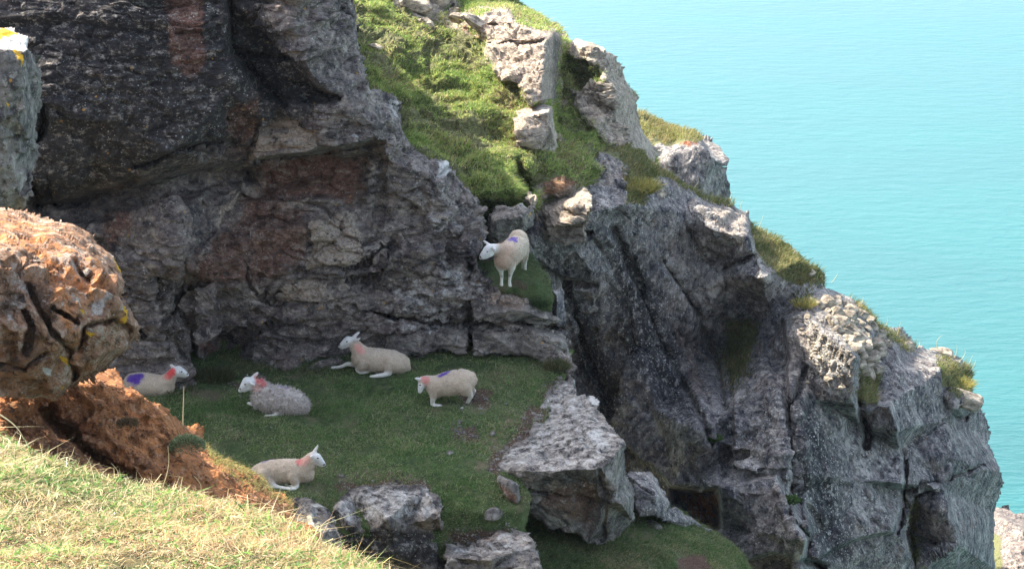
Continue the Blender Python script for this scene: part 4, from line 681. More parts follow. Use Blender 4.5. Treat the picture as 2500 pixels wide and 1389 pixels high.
# boulder of orange conglomerate in the left foreground
o, rd_B = rock('boulder', 'huge orange and grey conglomerate boulder overhanging the left foreground, top in sunlight', 'boulder',
    [(-90, 480), (0, 498), (40, 512), (100, 532), (180, 542), (232, 575), (282, 622), (302, 655), (306, 690), (298, 725), (322, 760), (346, 800), (332, 838), (298, 872), (262, 905), (238, 932), (200, 935), (165, 962), (140, 988), (90, 978), (0, 962), (-90, 950)],
    [(100, 985, 16.9), (-90, 480, 18.2), (0, 498, 18.4), (100, 532, 18.3), (180, 542, 18.2), (232, 575, 18.1), (300, 650, 17.9), (0, 580, 16.9), (80, 610, 16.8), (170, 640, 16.7), (250, 680, 16.9), (60, 690, 16.2), (0, 650, 16.2), (150, 720, 16.2), (300, 720, 17.1), (344, 800, 17.3), (250, 780, 16.4), (150, 820, 15.95), (40, 800, 15.7), (-60, 750, 15.6), (240, 860, 16.5), (200, 930, 16.9), (140, 985, 16.8), (60, 900, 15.9), (110, 910, 16.1), (-60, 920, 16.0), (330, 840, 17.4), (60, 965, 16.4)], M_boulder,
    disp=[('facet', (.7, .7, .6), .09, 81), ('facet', (.26, .26, .22), .055, 83), ('facet', (.11, .11, .09), .028, 85), ('fbm', .25, .02, 5), ('fbm', .05, .012, 6)], rnd=(16, .2), warp=4, back=(0, 1.2, -.5), seed=79,
    masks=[('soil', [(-90, 480), (100, 530), (180, 560), (250, 640), (290, 720), (200, 780), (230, 860), (180, 900), (140, 800), (90, 680), (0, 610), (-90, 600)], .5, 30), ('cream', [(110, 600), (180, 590), (230, 640), (200, 690), (130, 660)], .6, 14), ('cream', [(150, 690), (210, 690), (210, 740), (160, 740)], .7, 8), ('yellow', [(283, 628), (300, 640), (312, 668), (300, 668)], 1, 5), ('yellow', [(280, 750), (300, 745), (305, 790), (285, 790)], .7, 8), ('yellow', [(190, 755), (215, 760), (205, 775)], .9, 5), ('yellow', [(148, 868), (168, 870), (162, 888)], .9, 5), ('yellow', [(210, 810), (235, 815), (225, 828)], .9, 5), ('yellow', [(132, 932), (150, 935), (145, 950)], .9, 5),
           ('white', [(0, 640), (70, 660), (80, 720), (40, 780), (0, 760)], .45, 14), ('white', [(100, 900), (125, 905), (120, 920), (100, 918)], .9, 4), ('dark', [(70, 760), (110, 800), (100, 900), (60, 880)], .5, 10), ('cream', [(225, 710), (250, 710), (255, 770), (230, 770)], .6, 6)],
    grooves=[([(0, 650), (60, 680), (90, 740), (120, 800), (170, 860), (180, 920)], .25, 9), ([(180, 640), (230, 700), (290, 730)], .2, 8), ([(190, 860), (210, 800), (280, 780), (320, 810)], .2, 7), ([(110, 860), (60, 900), (0, 890)], .2, 7), ([(60, 760), (80, 800), (60, 860)], .2, 6), ([(0, 720), (60, 730)], .12, 6), ([(130, 750), (190, 790)], .14, 6)])
rock('rock_pillar', 'tall grey pillar at the left edge capped with white and yellow lichen', 'rock',
    [(-90, 60), (0, 66), (38, 68), (58, 82), (76, 92), (68, 118), (86, 140), (94, 175), (96, 240), (88, 300), (94, 360), (84, 430), (74, 480), (60, 512), (-90, 508)],
    [(0, 580, 15.6), (-90, 60, 15.5), (0, 66, 15.7), (40, 68, 15.7), (74, 92, 15.6), (0, 128, 14.9), (50, 130, 15.0), (66, 118, 15.2), (40, 160, 14.9), (50, 300, 14.95), (94, 200, 15.5), (90, 380, 15.5), (0, 300, 14.8), (50, 480, 15.1), (-90, 300, 14.8), (0, 500, 15.0)], M_block, seed=89,
    masks=[('white', [(-90, 60), (40, 66), (76, 92), (66, 120), (40, 132), (-90, 135)], 1, 6), ('yellow', [(-90, 60), (45, 72), (40, 92), (0, 105), (-90, 100)], .75, 8), ('yellow', [(20, 135), (50, 125), (45, 200), (25, 160)], .5, 8), ('yellow', [(10, 250), (25, 255), (15, 268)], .9, 4), ('cream', [(50, 140), (60, 250), (50, 320), (10, 370), (40, 300)], .5, 7)], back=(0, 1.2, -.3))

# ---- loose angular stones
from mathutils import bvhtree
import bmesh
_bm = bmesh.new(); bmesh.ops.create_icosphere(_bm, subdivisions=3, radius=1.0)
ICO_V = np.array([v.co[:] for v in _bm.verts]); ICO_F = np.array([[v.index for v in f.verts] for f in _bm.faces]); _bm.free()
_bm = bmesh.new(); bmesh.ops.create_icosphere(_bm, subdivisions=2, radius=1.0)
IC2_V = np.array([v.co[:] for v in _bm.verts]); IC2_F = np.array([[v.index for v in f.verts] for f in _bm.faces]); _bm.free()
def stone(px, py, Y, r, label, group, mat=None, squash=(1, 1, .7), seed=0):
    g = np.random.default_rng(seed + 500); n = g.normal(size=(11, 3)); n /= np.linalg.norm(n, axis=1, keepdims=True); d = g.uniform(.55, .95, 11)
    dots = ICO_V @ n.T; rad = np.min(np.where(dots > .05, d / np.maximum(dots, .05), 9), axis=1); rad = np.minimum(rad, 1.25)
    V = ICO_V * rad[:, None]; V = V + ICO_V * (.04 * fbm(V * 3 + seed, 3, seed))[:, None]
    V = V * np.array(squash) * g.uniform(.8, 1.2, 3) * r; a = g.uniform(0, 6.28); c, s_ = math.cos(a), math.sin(a); V = V @ np.array([[c, s_, 0], [-s_, c, 0], [0, 0, 1]])
    t = g.normal(0, .25); V = V @ np.array([[math.cos(t), 0, math.sin(t)], [0, 1, 0], [-math.sin(t), 0, math.cos(t)]])
    z = np.zeros((len(V), 4)); o = mesh_np('stone', V, [ICO_F], mat or M_pale, attrs={'msk': z, 'msk2': z}); o.location = tuple(at(px, py, Y)); tag(o, label, 'stone', group); return o
g = np.random.default_rng(3)
rub = [(1985, 738), (2003, 748), (2022, 740), (2040, 733), (2048, 748), (2066, 744), (2075, 756), (2020, 760), (2038, 765), (2055, 766), (2072, 775), (2092, 765), (2105, 772), (2030, 782), (2050, 788), (2066, 792), (2085, 785), (2100, 790), (2120, 782), (2046, 808), (2062, 812), (2080, 806), (2098, 806), (2115, 803), (2132, 800), (2070, 828), (2086, 828), (2102, 824), (2118, 820), (2078, 846), (2095, 845), (2094, 832), (2112, 842),
       (2128, 838), (2102, 868), (2118, 872), (2100, 888), (2116, 890), (2134, 880), (2092, 852), (2140, 862), (2150, 850), (2160, 838), (2144, 818), (2105, 905), (2120, 912), (2140, 905)]
for i, (x, y) in enumerate(rub):
    Y = surfY(rd_R, x, y); stone(x, y, Y - .05, float(g.uniform(.09, .17)) * (1.2 if i % 5 == 0 else 1), 'angular grey stone in the rubble pile spilling down the right hand cliff', 'stones of the rubble pile', seed=i)
for i, (x, y, r, lab) in enumerate([(2214, 843, .17, 'pale squared stone perched on the crest just past the rubble pile'), (2300, 862, .2, 'light brown stone at the far right end of the crest'), (1943, 622, .10, 'small cream stone in the grass on the cliff crest'), (2352, 972, .28, 'pale sunlit stone on the far right shoulder of the cliff'), (1600, 450, .12, 'small layered stone beside the golden grass tuft'), (1612, 474, .12, 'flat stone lower right of the golden grass tuft'), (1976, 668, .12, 'grey stone in shaded grass near the crest')]):
    stone(x, y, surfY(rd_R, x, y) - .05, r, lab, None, seed=90 + i)
for i, (x, y, r, lab) in enumerate([(915, 117, .13, 'white stone in the grass beside the dark wall'), (1040, 62, .18, 'pale stone among plants near the top of the slope'), (1128, 45, .2, 'rounded pale stone beside the bare soil near the slope top'), (1168, 62, .25, 'shaded rounded boulder against the pale rib'), (1000, 6, .28, 'pale bedded rock at the top edge of the slope'), (1072, 8, .25, 'grey bedded rock at the slope top beside the pale one'), (1108, 30, .14, 'small cream stone below the grey bedded rock')]):
    stone(x, y, surfY(rd_U, x, y) - .05, r, lab, None, seed=120 + i, squash=(1.1, 1, .75))
for i, (x, y, r, lab, rd_) in enumerate([(1598, 1285, .12, 'white flecked stone in the grass bank', rd_G), (1235, 984, .018, 'tiny white stone on the worn turf', rd_L), (1200, 1058, .035, 'small beige stone beside the bare soil', rd_L), (1096, 1105, .05, 'half buried grey stone in the lower turf', rd_L), (1205, 1258, .09, 'grey stone at the foot of the turf tongue', rd_L), (742, 1232, .14, 'cracked pale stone at the tip of the orange bank', rd_L), (782, 1258, .13, 'rounded white stone left of the black fronted block', rd_L), (768, 1290, .2, 'brown grey stone below the rounded white one', rd_L), (440, 945, .06, 'small grey stone in front of the sheep with the bright purple mark', rd_L), (700, 885, .05, 'white splashed stone at the foot of the wall', rd_L)]):
    stone(x, y, surfY(rd_, x, y) - .03, r, lab, None, mat=M_block, seed=150 + i, squash=(1.1, 1, .8))

# ---- crumbs of soil and pebbles
def crumbs(name, rd, prob, n, r, mat, label):
    F = rd['F']; fx = rd['px'][F].mean(1); fy = rd['py'][F].mean(1); p = prob(fx, fy); p = p / p.sum(); f = rng.choice(len(F), n, p=p)
    P = rd['V'][F[f, 0]] + rng.normal(0, .004, (n, 3)); sc = rng.uniform(*r, (n, 1, 1)) * (1 + 1.5 * (rng.random((n, 1, 1)) > .93))
    base = IC0_V[None] * (1 + .35 * rng.normal(size=(n, len(IC0_V), 1)) * .6) * sc * np.array([1, 1, .75]); V = (base + P[:, None]).reshape(-1, 3)
    Fc = (IC0_F[None] + (np.arange(n) * len(IC0_V))[:, None, None]).reshape(-1, 3); z = np.zeros((len(V), 4))
    o = mesh_np(name, V, [Fc], mat, attrs={'msk': z, 'msk2': z}); tag(o, label, 'pebbles', kind='stuff')
_bm = bmesh.new(); bmesh.ops.create_icosphere(_bm, subdivisions=1, radius=1.0)
IC0_V = np.array([v.co[:] for v in _bm.verts]); IC0_F = np.array([[v.index for v in f.verts] for f in _bm.faces]); _bm.free()
crumbs('pebbles', rd_L, lambda x, y: np.maximum.reduce([pmask(x, y, q, 20) for q in soilM]) + .004, 900, (.006, .017), M_block, 'soil crumbs and small pebbles on the bare patches of the ledge')
crumbs('pebbles', rd_O, lambda x, y: np.ones(x.shape) * (x > 0) * (y < 1300), 1500, (.008, .026), M_orange, 'crumbly earth and small stones on the orange bank')
crumbs('pebbles', rd_R, lambda x, y: pmask(x, y, [(1960, 740), (2080, 800), (2090, 960), (2000, 960), (1930, 800)], 20), 450, (.010, .030), M_pale, 'gravelly stones embedded in the sunlit face below the rubble pile')
# ---- plants and stems
def tuft(name, label, cat, px, py, Y, n, h, w, cols, spread=.1, lean=.6, flowers=0, seed=0, dome=0.):
    g = np.random.default_rng(seed + 900); base = at(px, py, Y); root = bpy.data.objects.new(name, None); COL.objects.link(root); root.location = tuple(base); root.empty_display_size = .1; tag(root, label, cat)
    a = g.uniform(0, 6.28, n); rr = np.sqrt(g.random(n)) * spread; B = np.stack([np.cos(a) * rr, np.sin(a) * rr * .7, g.uniform(-.02, .02, n)], -1)
    if dome: B[:, 2] += np.sqrt(np.maximum(0, spread ** 2 - rr ** 2)) * dome
    d = np.stack([np.cos(a) * lean * rr / spread, np.sin(a) * lean * rr / spread, np.ones(n)], -1) + g.normal(0, .25, (n, 3)); d /= np.linalg.norm(d, axis=1, keepdims=True)
    hh = g.uniform(.5, 1, (n, 1)) * h; s = np.cross(d, g.normal(size=(n, 3))); s /= np.linalg.norm(s, axis=1, keepdims=True); s *= w * g.uniform(.6, 1.2, (n, 1))
    mid = B + d * hh * .55; tip = B + d * hh * .9 + np.array([.15, -.05, -.35]) * hh * g.uniform(0, 1, (n, 1))
    VV = np.stack([B - s * .4, B + s * .4, mid + s * .5, mid - s * .5, tip], 1).reshape(-1, 3); i = np.arange(n)[:, None] * 5
    C = np.array(cols)[g.integers(0, len(cols), n)] * g.uniform(.7, 1.3, (n, 1)); CC = np.repeat(np.concatenate([C, np.ones((n, 1))], 1), 5, 0)
    mesh_np('leaves', VV, [i + np.array([[0, 1, 2, 3]]), i + np.array([[3, 2, 4]])], M_blade, parent=root, attrs={'col': CC})
    for k in range(flowers):
        p = B[k] + d[k] * h * 1.05; V = IC2_V * np.array([.028, .028, .016]); mesh_np('flower', V * .5 + p, [IC2_F], M_flower, parent=root)
    return root
M_flower = plain_mat('yellow_petals', (.75, .55, .03), .6)
GOLD = [(.42, .33, .10), (.30, .27, .08), (.20, .22, .06)]; GRN = [(.04, .09, .02), (.07, .12, .03)]
tuft('grass_tuft', 'golden drooping grass tuft on the ridge above the shaded cliff', 'grass tuft', 1562, 470, surfY(rd_R, 1562, 468) - .15, 900, .38, .009, GOLD, .24, .8, seed=1)
tuft('grass_tuft', 'straw grass tuft just left of the rubble pile', 'grass tuft', 1962, 748, surfY(rd_R, 1962, 746) - .1, 300, .24, .008, GOLD, .18, .8, seed=2)
tuft('grass_tuft', 'sunlit straw tuft at the far right end of the crest', 'grass tuft', 2345, 945, surfY(rd_R, 2345, 942) - .1, 420, .30, .008, GOLD, .22, 1.0, seed=3)
tuft('flowering_plant', 'leafy green plant with tiny yellow flowers in a crack of the right hand cliff', 'plant', 1737, 1072, surfY(rd_R, 1737, 1072) - .05, 500, .12, .03, GRN, .13, 1.2, flowers=3, seed=4)
tuft('plant', 'dark green plant low in the crack of the right hand cliff', 'plant', 1927, 1225, surfY(rd_R, 1927, 1225) - .05, 400, .14, .03, GRN, .12, 1.2, seed=5)
tuft('cushion_plant', 'rounded grey green cushion plant on the orange soil bank', 'plant', 458, 1098, 18.15, 2600, .05, .008, [(.20, .26, .13), (.30, .34, .18), (.12, .16, .08)], .16, 1.4, seed=6, dome=.75)
tuft('cushion_plant', 'dark brownish cushion plant higher up the shaded soil bank', 'plant', 312, 1040, 17.4, 900, .05, .008, [(.14, .12, .06), (.20, .16, .09), (.22, .12, .06)], .09, 1.2, seed=7, dome=.5)
tuft('grass_tuft', 'dull olive grass clump at the foot of the wall behind the shaggy sheep', 'grass tuft', 520, 925, LG(520, 925), 900, .22, .008, [(.07, .08, .03), (.12, .11, .05), (.05, .06, .02)], .28, .7, seed=8)
tuft('grass_tuft', 'hanging tuft of grass over the shelf edge below the standing sheep', 'grass tuft', 1320, 745, 27.25, 500, .14, .009, [(.06, .10, .03), (.03, .06, .02)], .12, .9, seed=9)
tuft('grass_tuft', 'brown green grass clump at the top right corner of the ledge', 'grass tuft', 1358, 900, 26.3, 700, .2, .008, [(.08, .08, .03), (.05, .07, .02), (.13, .11, .06)], .16, .7, seed=10)

M_straw = plain_mat('straw', (.62, .50, .28), .7)
def tube(name, pts, r, mat, parent=None, k=5):
    P = np.array(pts, float); n = len(P); T = np.gradient(P, axis=0); T /= np.linalg.norm(T, axis=1, keepdims=True)
    A = np.cross(T, [.3, .9, .1]); A /= np.linalg.norm(A, axis=1, keepdims=True); Bn = np.cross(T, A); th = np.arange(k) * 2 * np.pi / k
    rr = np.linspace(r, r * .4, n)[:, None, None]; V = P[:, None] + rr * (A[:, None] * np.cos(th)[None, :, None] + Bn[:, None] * np.sin(th)[None, :, None])
    F = [[i * k + j, i * k + (j + 1) % k, (i + 1) * k + (j + 1) % k, (i + 1) * k + j] for i in range(n - 1) for j in range(k)]
    return mesh_np(name, V.reshape(-1, 3) - P[0], [np.array(F)], mat, parent, True)
def stem(px, py, dx, dy, Y, r, label, bend=0., group=None, leaf=False):
    base = at(px, py, Y); tip = at(px + dx, py + dy, Y); pts = []
    for t in np.linspace(0, 1, 9):
        p = base + (tip - base) * t + np.array([bend, -.3 * bend, abs(bend) * .3]) * math.sin(t * math.pi) * np.linalg.norm(tip - base); pts.append(p)
    o = tube('grass_stalk', pts, r, M_straw); o.location = tuple(base); tag(o, label, 'grass stem', group); return o
stem(446, 1040, 3, -98, 19.6, .007, 'tall straight dry stem rising from the rim of the orange bank')
stem(392, 1200, 18, -112, 10.3, .0022, 'tallest dry stem on the edge of the near turf', .08)
stem(160, 1140, 22, -50, 10.5, .002, 'short slanting stem near the left of the near turf edge', .05)
stem(240, 1172, 30, -32, 10.4, .002, 'stem leaning right over the dark hollow', -.1)
stem(285, 1178, -14, -48, 10.4, .002, 'stem curving left over the dark hollow', .2)
stem(478, 1222, -6, -62, 10.1, .002, 'reddish curved stem midway along the turf edge', .25)
stem(668, 1275, 22, -52, 9.85, .002, 'bent stem right of the middle of the turf edge', .2)
stem(790, 1330, 28, -70, 9.55, .0022, 'arched stem near the lower end of the turf edge', -.25)
stem(0, 1012, 58, 60, 10.6, .005, 'thick pale stalk drooping in from the left edge', .12)
for i in range(26):
    x = float(g.uniform(60, 880)); e = np.interp(x, [0, 100, 200, 330, 460, 560, 640, 700, 800, 880], [1066, 1108, 1140, 1172, 1208, 1226, 1256, 1278, 1332, 1372])
    stem(x, e + 10, float(g.uniform(-18, 24)), float(-g.uniform(18, 46)), float(np.interp(x, [0, 460, 880], [10.7, 10.2, 9.3])), .0016, 'short curled dry stem on the edge of the near turf', float(g.uniform(-.3, .3)), 'short dry stems along the turf edge')
for i, x in enumerate([1600, 1690, 1780, 1812, 1850, 1990, 2030, 2100, 2160, 2190, 2240, 2290, 2330, 2345, 2362, 2370]):
    e = np.interp(x, [1532, 1615, 1700, 1795, 1840, 1915, 1998, 2078, 2145, 2238, 2290, 2350, 2374], [357, 412, 466, 494, 552, 590, 662, 722, 786, 846, 852, 878, 905])
    stem(x, e + 4, float(g.uniform(0, 18)), float(-g.uniform(18, 38)), surfY(rd_R, x, e + 8), .006, 'thin dry stem standing on the crest against the sea', float(g.uniform(-.2, .2)), 'dry stems along the cliff crest')

# ================================================================== SHEEP
M_sheep = vcol_mat('sheep_coat', .95, 60, .5, .008, sheen=.3)
M_fuzz = blade_mat('fleece_fibres', .3)
M_eye = plain_mat('sheep_eye', (.02, .015, .012), .25)
CL = {'wool': (.52, .42, .31), 'chest': (.43, .31, .22), 'face': (.74, .73, .69), 'leg': (.72, .69, .60), 'ear': (.70, .66, .62), 'hoof': (.05, .045, .04), 'grey': (.50, .45, .41)}
def sheep(label, ground, anchor, chains, marks, eyes, shaggy=0., tint=None, dr=1.):
    """chains: lists of (px, py, dY, r_px, tag[, 'g']) in photo pixels; 'g' = resting on the ground plane"""
    ax, ay, ar = anchor
    pm = lambda x, y, Y: 1.0 / (FPX / float(depth_of(x, y, Y)))      # metres per pixel
    Y0 = float(planeY(ax, ay, ground)); 
    for _ in range(4): Y0 = float(planeY(ax, ay, ground + .92 * ar * pm(ax, ay, Y0)))
    S = []
    for ch in chains:
        prev = None
        for nd in ch:
            x, y, dY, r, tg = nd[:5]; Y = Y0 + dY
            if len(nd) > 5:
                for _ in range(3): Y = float(planeY(x, y, ground + .8 * r * pm(x, y, Y)))
            P = at(x, y, Y); rm = r * pm(x, y, Y); cur = (P, rm, tg)
            if prev is not None:
                L = np.linalg.norm(P - prev[0]); k = max(1, int(L / (.3 * max(.012, min(rm, prev[1])))))
                for j in range(1, k + 1):
                    t = j / k; S.append((prev[0] * (1 - t) + P * t, prev[1] * (1 - t) + rm * t, tg if t > .5 else prev[2]))
            else: S.append(cur)
            prev = cur
    C0 = at(ax, ay, Y0); C0[2] = ground
    big = [(p, r) for p, r, t in S]
    V = np.concatenate([(IC2_V if r < .05 else ICO_V) * (r * np.array([1, 1, 1.]) if True else r) + p - C0 for p, r in big])
    off = np.cumsum([0] + [len(IC2_V if r < .05 else ICO_V) for p, r in big])[:-1]
    F = np.concatenate([(IC2_F if r < .05 else ICO_F) + o_ for (p, r), o_ in zip(big, off)])
    root = bpy.data.objects.new('sheep', None); COL.objects.link(root); root.location = tuple(C0); root.empty_display_size = .2; tag(root, label, 'sheep', 'sheep resting and grazing on the ledges')
    tmp = mesh_np('tmp', V, [F], M_sheep)
    m = tmp.modifiers.new('r', 'REMESH'); m.mode = 'VOXEL'; m.voxel_size = .0105
    m2 = tmp.modifiers.new('s', 'SMOOTH'); m2.iterations = 5; m2.factor = .5
    dg = bpy.context.evaluated_depsgraph_get(); dg.update(); me = bpy.data.meshes.new_from_object(tmp.evaluated_get(dg)); bpy.data.objects.remove(tmp)
    n = len(me.vertices); v = np.zeros(n * 3, np.float32); me.vertices.foreach_get('co', v); v = v.reshape(-1, 3).astype(float)
    nn = np.zeros(n * 3, np.float32); me.vertices.foreach_get('normal', nn); nn = nn.reshape(-1, 3).astype(float)
    best = np.full(n, 9.); colr = np.zeros((n, 3)); wool = np.zeros(n)
    acc = np.zeros((n, 3)); wsum = np.zeros(n); wwool = np.zeros(n)
    for p, r, t in S:
        d = np.linalg.norm(v - (p - C0), axis=1) / r; w = np.exp(-6 * d)  * (1.0)
        c = np.array(CL[t] if tint is None or t not in ('wool', 'chest') else tint); acc += w[:, None] * c; wsum += w
        if t in ('wool', 'chest', 'grey'): wwool += w
    C = acc / np.maximum(wsum, 1e-12)[:, None]; wool = wwool / np.maximum(wsum, 1e-12)
    n1 = fbm(v * 6 + 3, 3, 5); n2_ = fbm(v * np.array([28, 28, 28]), 3, 8)
    C *= (1 + .17 * n1 + .13 * n2_)[:, None]
    C = C * (1 - .18 * (wool * np.clip(.5 - v[:, 2] / .3, 0, 1))[:, None] * np.array([.6, .9, 1.0]))    # wool darker and browner low on the belly
    for x, y, r, col, s_ in marks:
        Yc = Y0 - .0; c0 = at(x, y, Yc)
        pxs = (v + C0); dx = pxs[:, 0]; a_, dyv, dz = None, None, None
        rel = pxs - np.array([0, 0, CAMZ]); fw = rel[:, 1] * CP - rel[:, 2] * SP; upc = rel[:, 1] * SP + rel[:, 2] * CP
        ux = 1250 + FPX * rel[:, 0] / fw; uy = 694.5 - FPX * upc / fw
        # a round blot of dye on the near flank, centred where it sits on the coat
        q = (ux - x) ** 2 + (uy - y) ** 2; front = (nn * rel).sum(1) < 0; cand = np.where(front, q, 1e9); k = int(np.argmin(cand)); ctr = v[k]
        rm = 1.25 * r * fw[k] / FPX
        d = np.linalg.norm(v - ctr, axis=1) / rm + .35 * fbm(v * 22 + x, 3, 9) + .15 * fbm(v * 70, 2, 4)
        w = np.clip((1.45 - d - .3 * fbm(v * 90, 2, 14)) / .7, 0, 1); w = w * w * (3 - 2 * w) * s_
        C = C * (1 - w[:, None]) + np.array(col) * w[:, None]
    v2 = v + nn * ((.006 + .010 * shaggy) * wool * (n2_ + .5 * n1))[:, None]
    me.vertices.foreach_set('co', v2.astype(np.float32).ravel())
    if 'col' in me.attributes: me.attributes.remove(me.attributes['col'])
    at_ = me.attributes.new('col', 'FLOAT_COLOR', 'POINT'); at_.data.foreach_set('color', np.concatenate([np.clip(C, .01, .95), np.ones((n, 1))], 1).astype(np.float32).ravel())
    me.polygons.foreach_set('use_smooth', np.full(len(me.polygons), True)); me.materials.clear(); me.materials.append(M_sheep)
    b = bpy.data.objects.new('body', me); COL.objects.link(b); b.parent = root
    # fleece fibres
    gg = np.random.default_rng(int(ax)); k = int((3200 if shaggy else 3600)); idx = gg.choice(n, k, p=np.clip(wool - .35, 0, 1) / np.clip(wool - .35, 0, 1).sum())
    Bp = v2[idx] - nn[idx] * .003; ln = (.019 + .026 * shaggy) * gg.uniform(.5, 1.3, (k, 1)); d = nn[idx] + gg.normal(0, .35, (k, 3)) + np.array([0, 0, -.5]); d /= np.linalg.norm(d, axis=1, keepdims=True)
    s_ = np.cross(d, gg.normal(size=(k, 3))); s_ /= np.linalg.norm(s_, axis=1, keepdims=True); s_ *= .0035 + .003 * shaggy
    tip = Bp + d * ln; VV = np.stack([Bp - s_, Bp + s_, tip], 1).reshape(-1, 3); CC = np.repeat(np.concatenate([np.clip(C[idx] * gg.uniform(.85, 1.12, (k, 1)), .01, .95), np.ones((k, 1))], 1), 3, 0)
    mesh_np('fleece', VV, [np.arange(k * 3).reshape(-1, 3)], M_fuzz, parent=root, attrs={'col': CC})
    rel = v + C0 - np.array([0, 0, CAMZ]); fw = rel[:, 1] * CP - rel[:, 2] * SP; upc = rel[:, 1] * SP + rel[:, 2] * CP
    ux = 1250 + FPX * rel[:, 0] / fw; uy = 694.5 - FPX * upc / fw; front = (nn * rel).sum(1) < 0
    for x, y in eyes:
        k = int(np.argmin(np.where(front, (ux - x) ** 2 + (uy - y) ** 2, 1e9)))
        mesh_np('eye', IC2_V * np.array([.014, .008, .009]) + v[k] + nn[k] * .001, [IC2_F], M_eye, parent=root, smooth=True)
    return root
PUR = (.09, .03, .30); RED = (.68, .16, .15); PNK = (.66, .30, .25); DK = (.05, .04, .045)
W, Cc, Fa, Lg, Ea, Ho = 'wool', 'chest', 'face', 'leg', 'ear', 'hoof'
# lying ewe by the wall, head to the left
sheep('sheep lying by the rock wall with one foreleg stretched left, faded pink collar', ZL, (925, 880, 30), [
    [(882, 872, 0, 25, W), (890, 874, 0, 28, W), (910, 878, 0, 30, W), (935, 881, 0, 30, W), (958, 884, 0, 30, W), (972, 887, 0, 27, W), (984, 891, 0, 18, W)],
    [(958, 884, -.06, 24, W), (968, 890, -.08, 20, W)],
    [(886, 868, 0, 24, W), (876, 856, 0, 19, W), (868, 844, 0, 15, W), (862, 835, 0, 12.5, W)], [(862, 832, 0, 10, Fa), (850, 832, 0, 11.5, Fa), (842, 837, 0, 9, Fa), (834, 842, 0, 6, Fa), (830, 845, 0, 4.6, Fa)], [(852, 838, 0, 9, Fa), (842, 846, 0, 5.5, Fa), (834, 849, 0, 3.8, Fa)],
    [(862, 825, .02, 4.5, Ea), (868, 819, .03, 5, Ea), (873, 814, .04, 4, Ea), (877, 811, .05, 2.2, Ea)], [(866, 832, -.06, 4, Ea), (873, 829, -.09, 4, Ea), (879, 826, -.1, 2, Ea)],
    [(872, 884, -.02, 13, W), (862, 889, .05, 6.5, Lg), (847, 888.5, .05, 5.5, Lg), (833, 895, .05, 4.3, Lg), (822, 897, .05, 4, Lg), (811, 898, .05, 4.2, Lg)],
    [(888, 884, -.10, 15, W), (883, 895, -.12, 10, W), (873, 902, 0, 6.5, Lg, 'g'), (880, 909, 0, 5, Lg, 'g'), (892, 908.5, 0, 4.6, Lg, 'g'), (902, 906, 0, 4.4, Lg, 'g')],
    [(950, 882, -.1, 17, W), (948, 897, -.14, 12, W), (950, 910, 0, 8, Lg, 'g'), (938, 915, 0, 6, Lg, 'g'), (926, 917, 0, 5.8, Lg, 'g'), (914, 918.5, 0, 4.6, Lg, 'g'), (904, 919, 0, 3.2, Lg, 'g')],
    [(935, 908, -.05, 5, Lg), (920, 909, -.06, 4.5, Lg)], [(990, 880, 0, 10, W), (996, 893, 0, 7, W), (998, 901, 0, 5, W)]],
    [(875, 848, 8, PNK, .8), (882, 856, 7, PNK, .7), (828, 842, 2.4, DK, .9), (831, 848, 2.2, (.3, .2, .2), .6)], [(847.5, 833)])
# standing sheep on the shelf
sheep('sheep standing on the small upper shelf, head turned left, purple mark on its back', ZS, (1264, 620, 96), [
    [(1265, 585, .50, 24, W), (1266, 598, .45, 26, W), (1256, 605, .30, 28, W), (1246, 613, .15, 28, W), (1236, 622, 0, 28, Cc), (1231, 634, -.06, 25, Cc)],
    [(1266, 612, .35, 22, W), (1245, 632, .10, 22, Cc)], [(1226, 616, -.04, 21, Cc), (1214, 610, -.10, 15, Cc), (1204, 607, -.14, 12, Fa)],
    [(1200, 607, -.15, 12, Fa), (1192, 610, -.17, 12, Fa), (1184, 618, -.19, 9.5, Fa), (1177, 625, -.2, 6.6, Fa), (1174, 629, -.2, 5, Fa)], [(1196, 618, -.17, 10, Fa), (1184, 627, -.19, 6.5, Fa), (1177, 631, -.2, 4, Fa)],
    [(1194, 598, -.13, 4, Ea), (1187, 593, -.1, 4, Ea), (1183, 590, -.09, 3, Ea), (1180, 587.5, -.08, 1.8, Ea)], [(1203, 605, -.24, 4.5, Ea), (1207, 609, -.27, 5, Ea), (1206, 613, -.27, 3.5, Ea)],
    [(1221, 640, -.06, 15, Cc), (1221, 652, -.07, 10, Lg), (1223.5, 664, 0.0, 6, Lg, ), (1225, 676, .0, 4.6, Lg), (1224.5, 687, .0, 4.0, Lg), (1224.5, 696, .0, 4.8, Lg), (1223.5, 702, -.0, 4.8, Lg), (1223, 706, .0, 4.4, Ho)],
    [(1244, 640, -.02, 16, Cc), (1248, 652, -.03, 11, Lg), (1247, 664, .0, 6.4, Lg), (1245, 676, .0, 4.6, Lg), (1244, 687, .0, 4, Lg), (1245, 697, .0, 4.8, Lg), (1245, 702, .0, 4.8, Lg), (1244.6, 706, .0, 4.4, Ho)],
    [(1276, 592, .5, 16, W), (1283, 610, .55, 9.5, W), (1284, 625, .6, 7, W), (1282, 640, .65, 5, Lg), (1281.5, 654, .68, 4.4, Lg), (1283, 663, .68, 3.6, Lg), (1283.5, 668.5, .68, 3.6, Ho)],
    [(1270, 612, .5, 15, W), (1276, 628, .6, 8, W), (1277, 645, .7, 4.5, Lg), (1276.5, 657, .72, 4, Lg), (1277, 667, .74, 3.6, Ho)], [(1284, 585, .52, 6, W), (1288, 600, .53, 5, W), (1288, 612, .52, 3.6, W)]],
    [(1252, 582, 9, PUR, .95), (1257, 588, 6, PUR, .9), (1245, 587, 5, PUR, .6), (1172, 628, 2.5, DK, .9), (1176, 632, 2, (.3, .2, .2), .6), (1225, 674, 2.6, DK, .6), (1243, 673, 2.6, DK, .6)], [(1190, 614.5)])
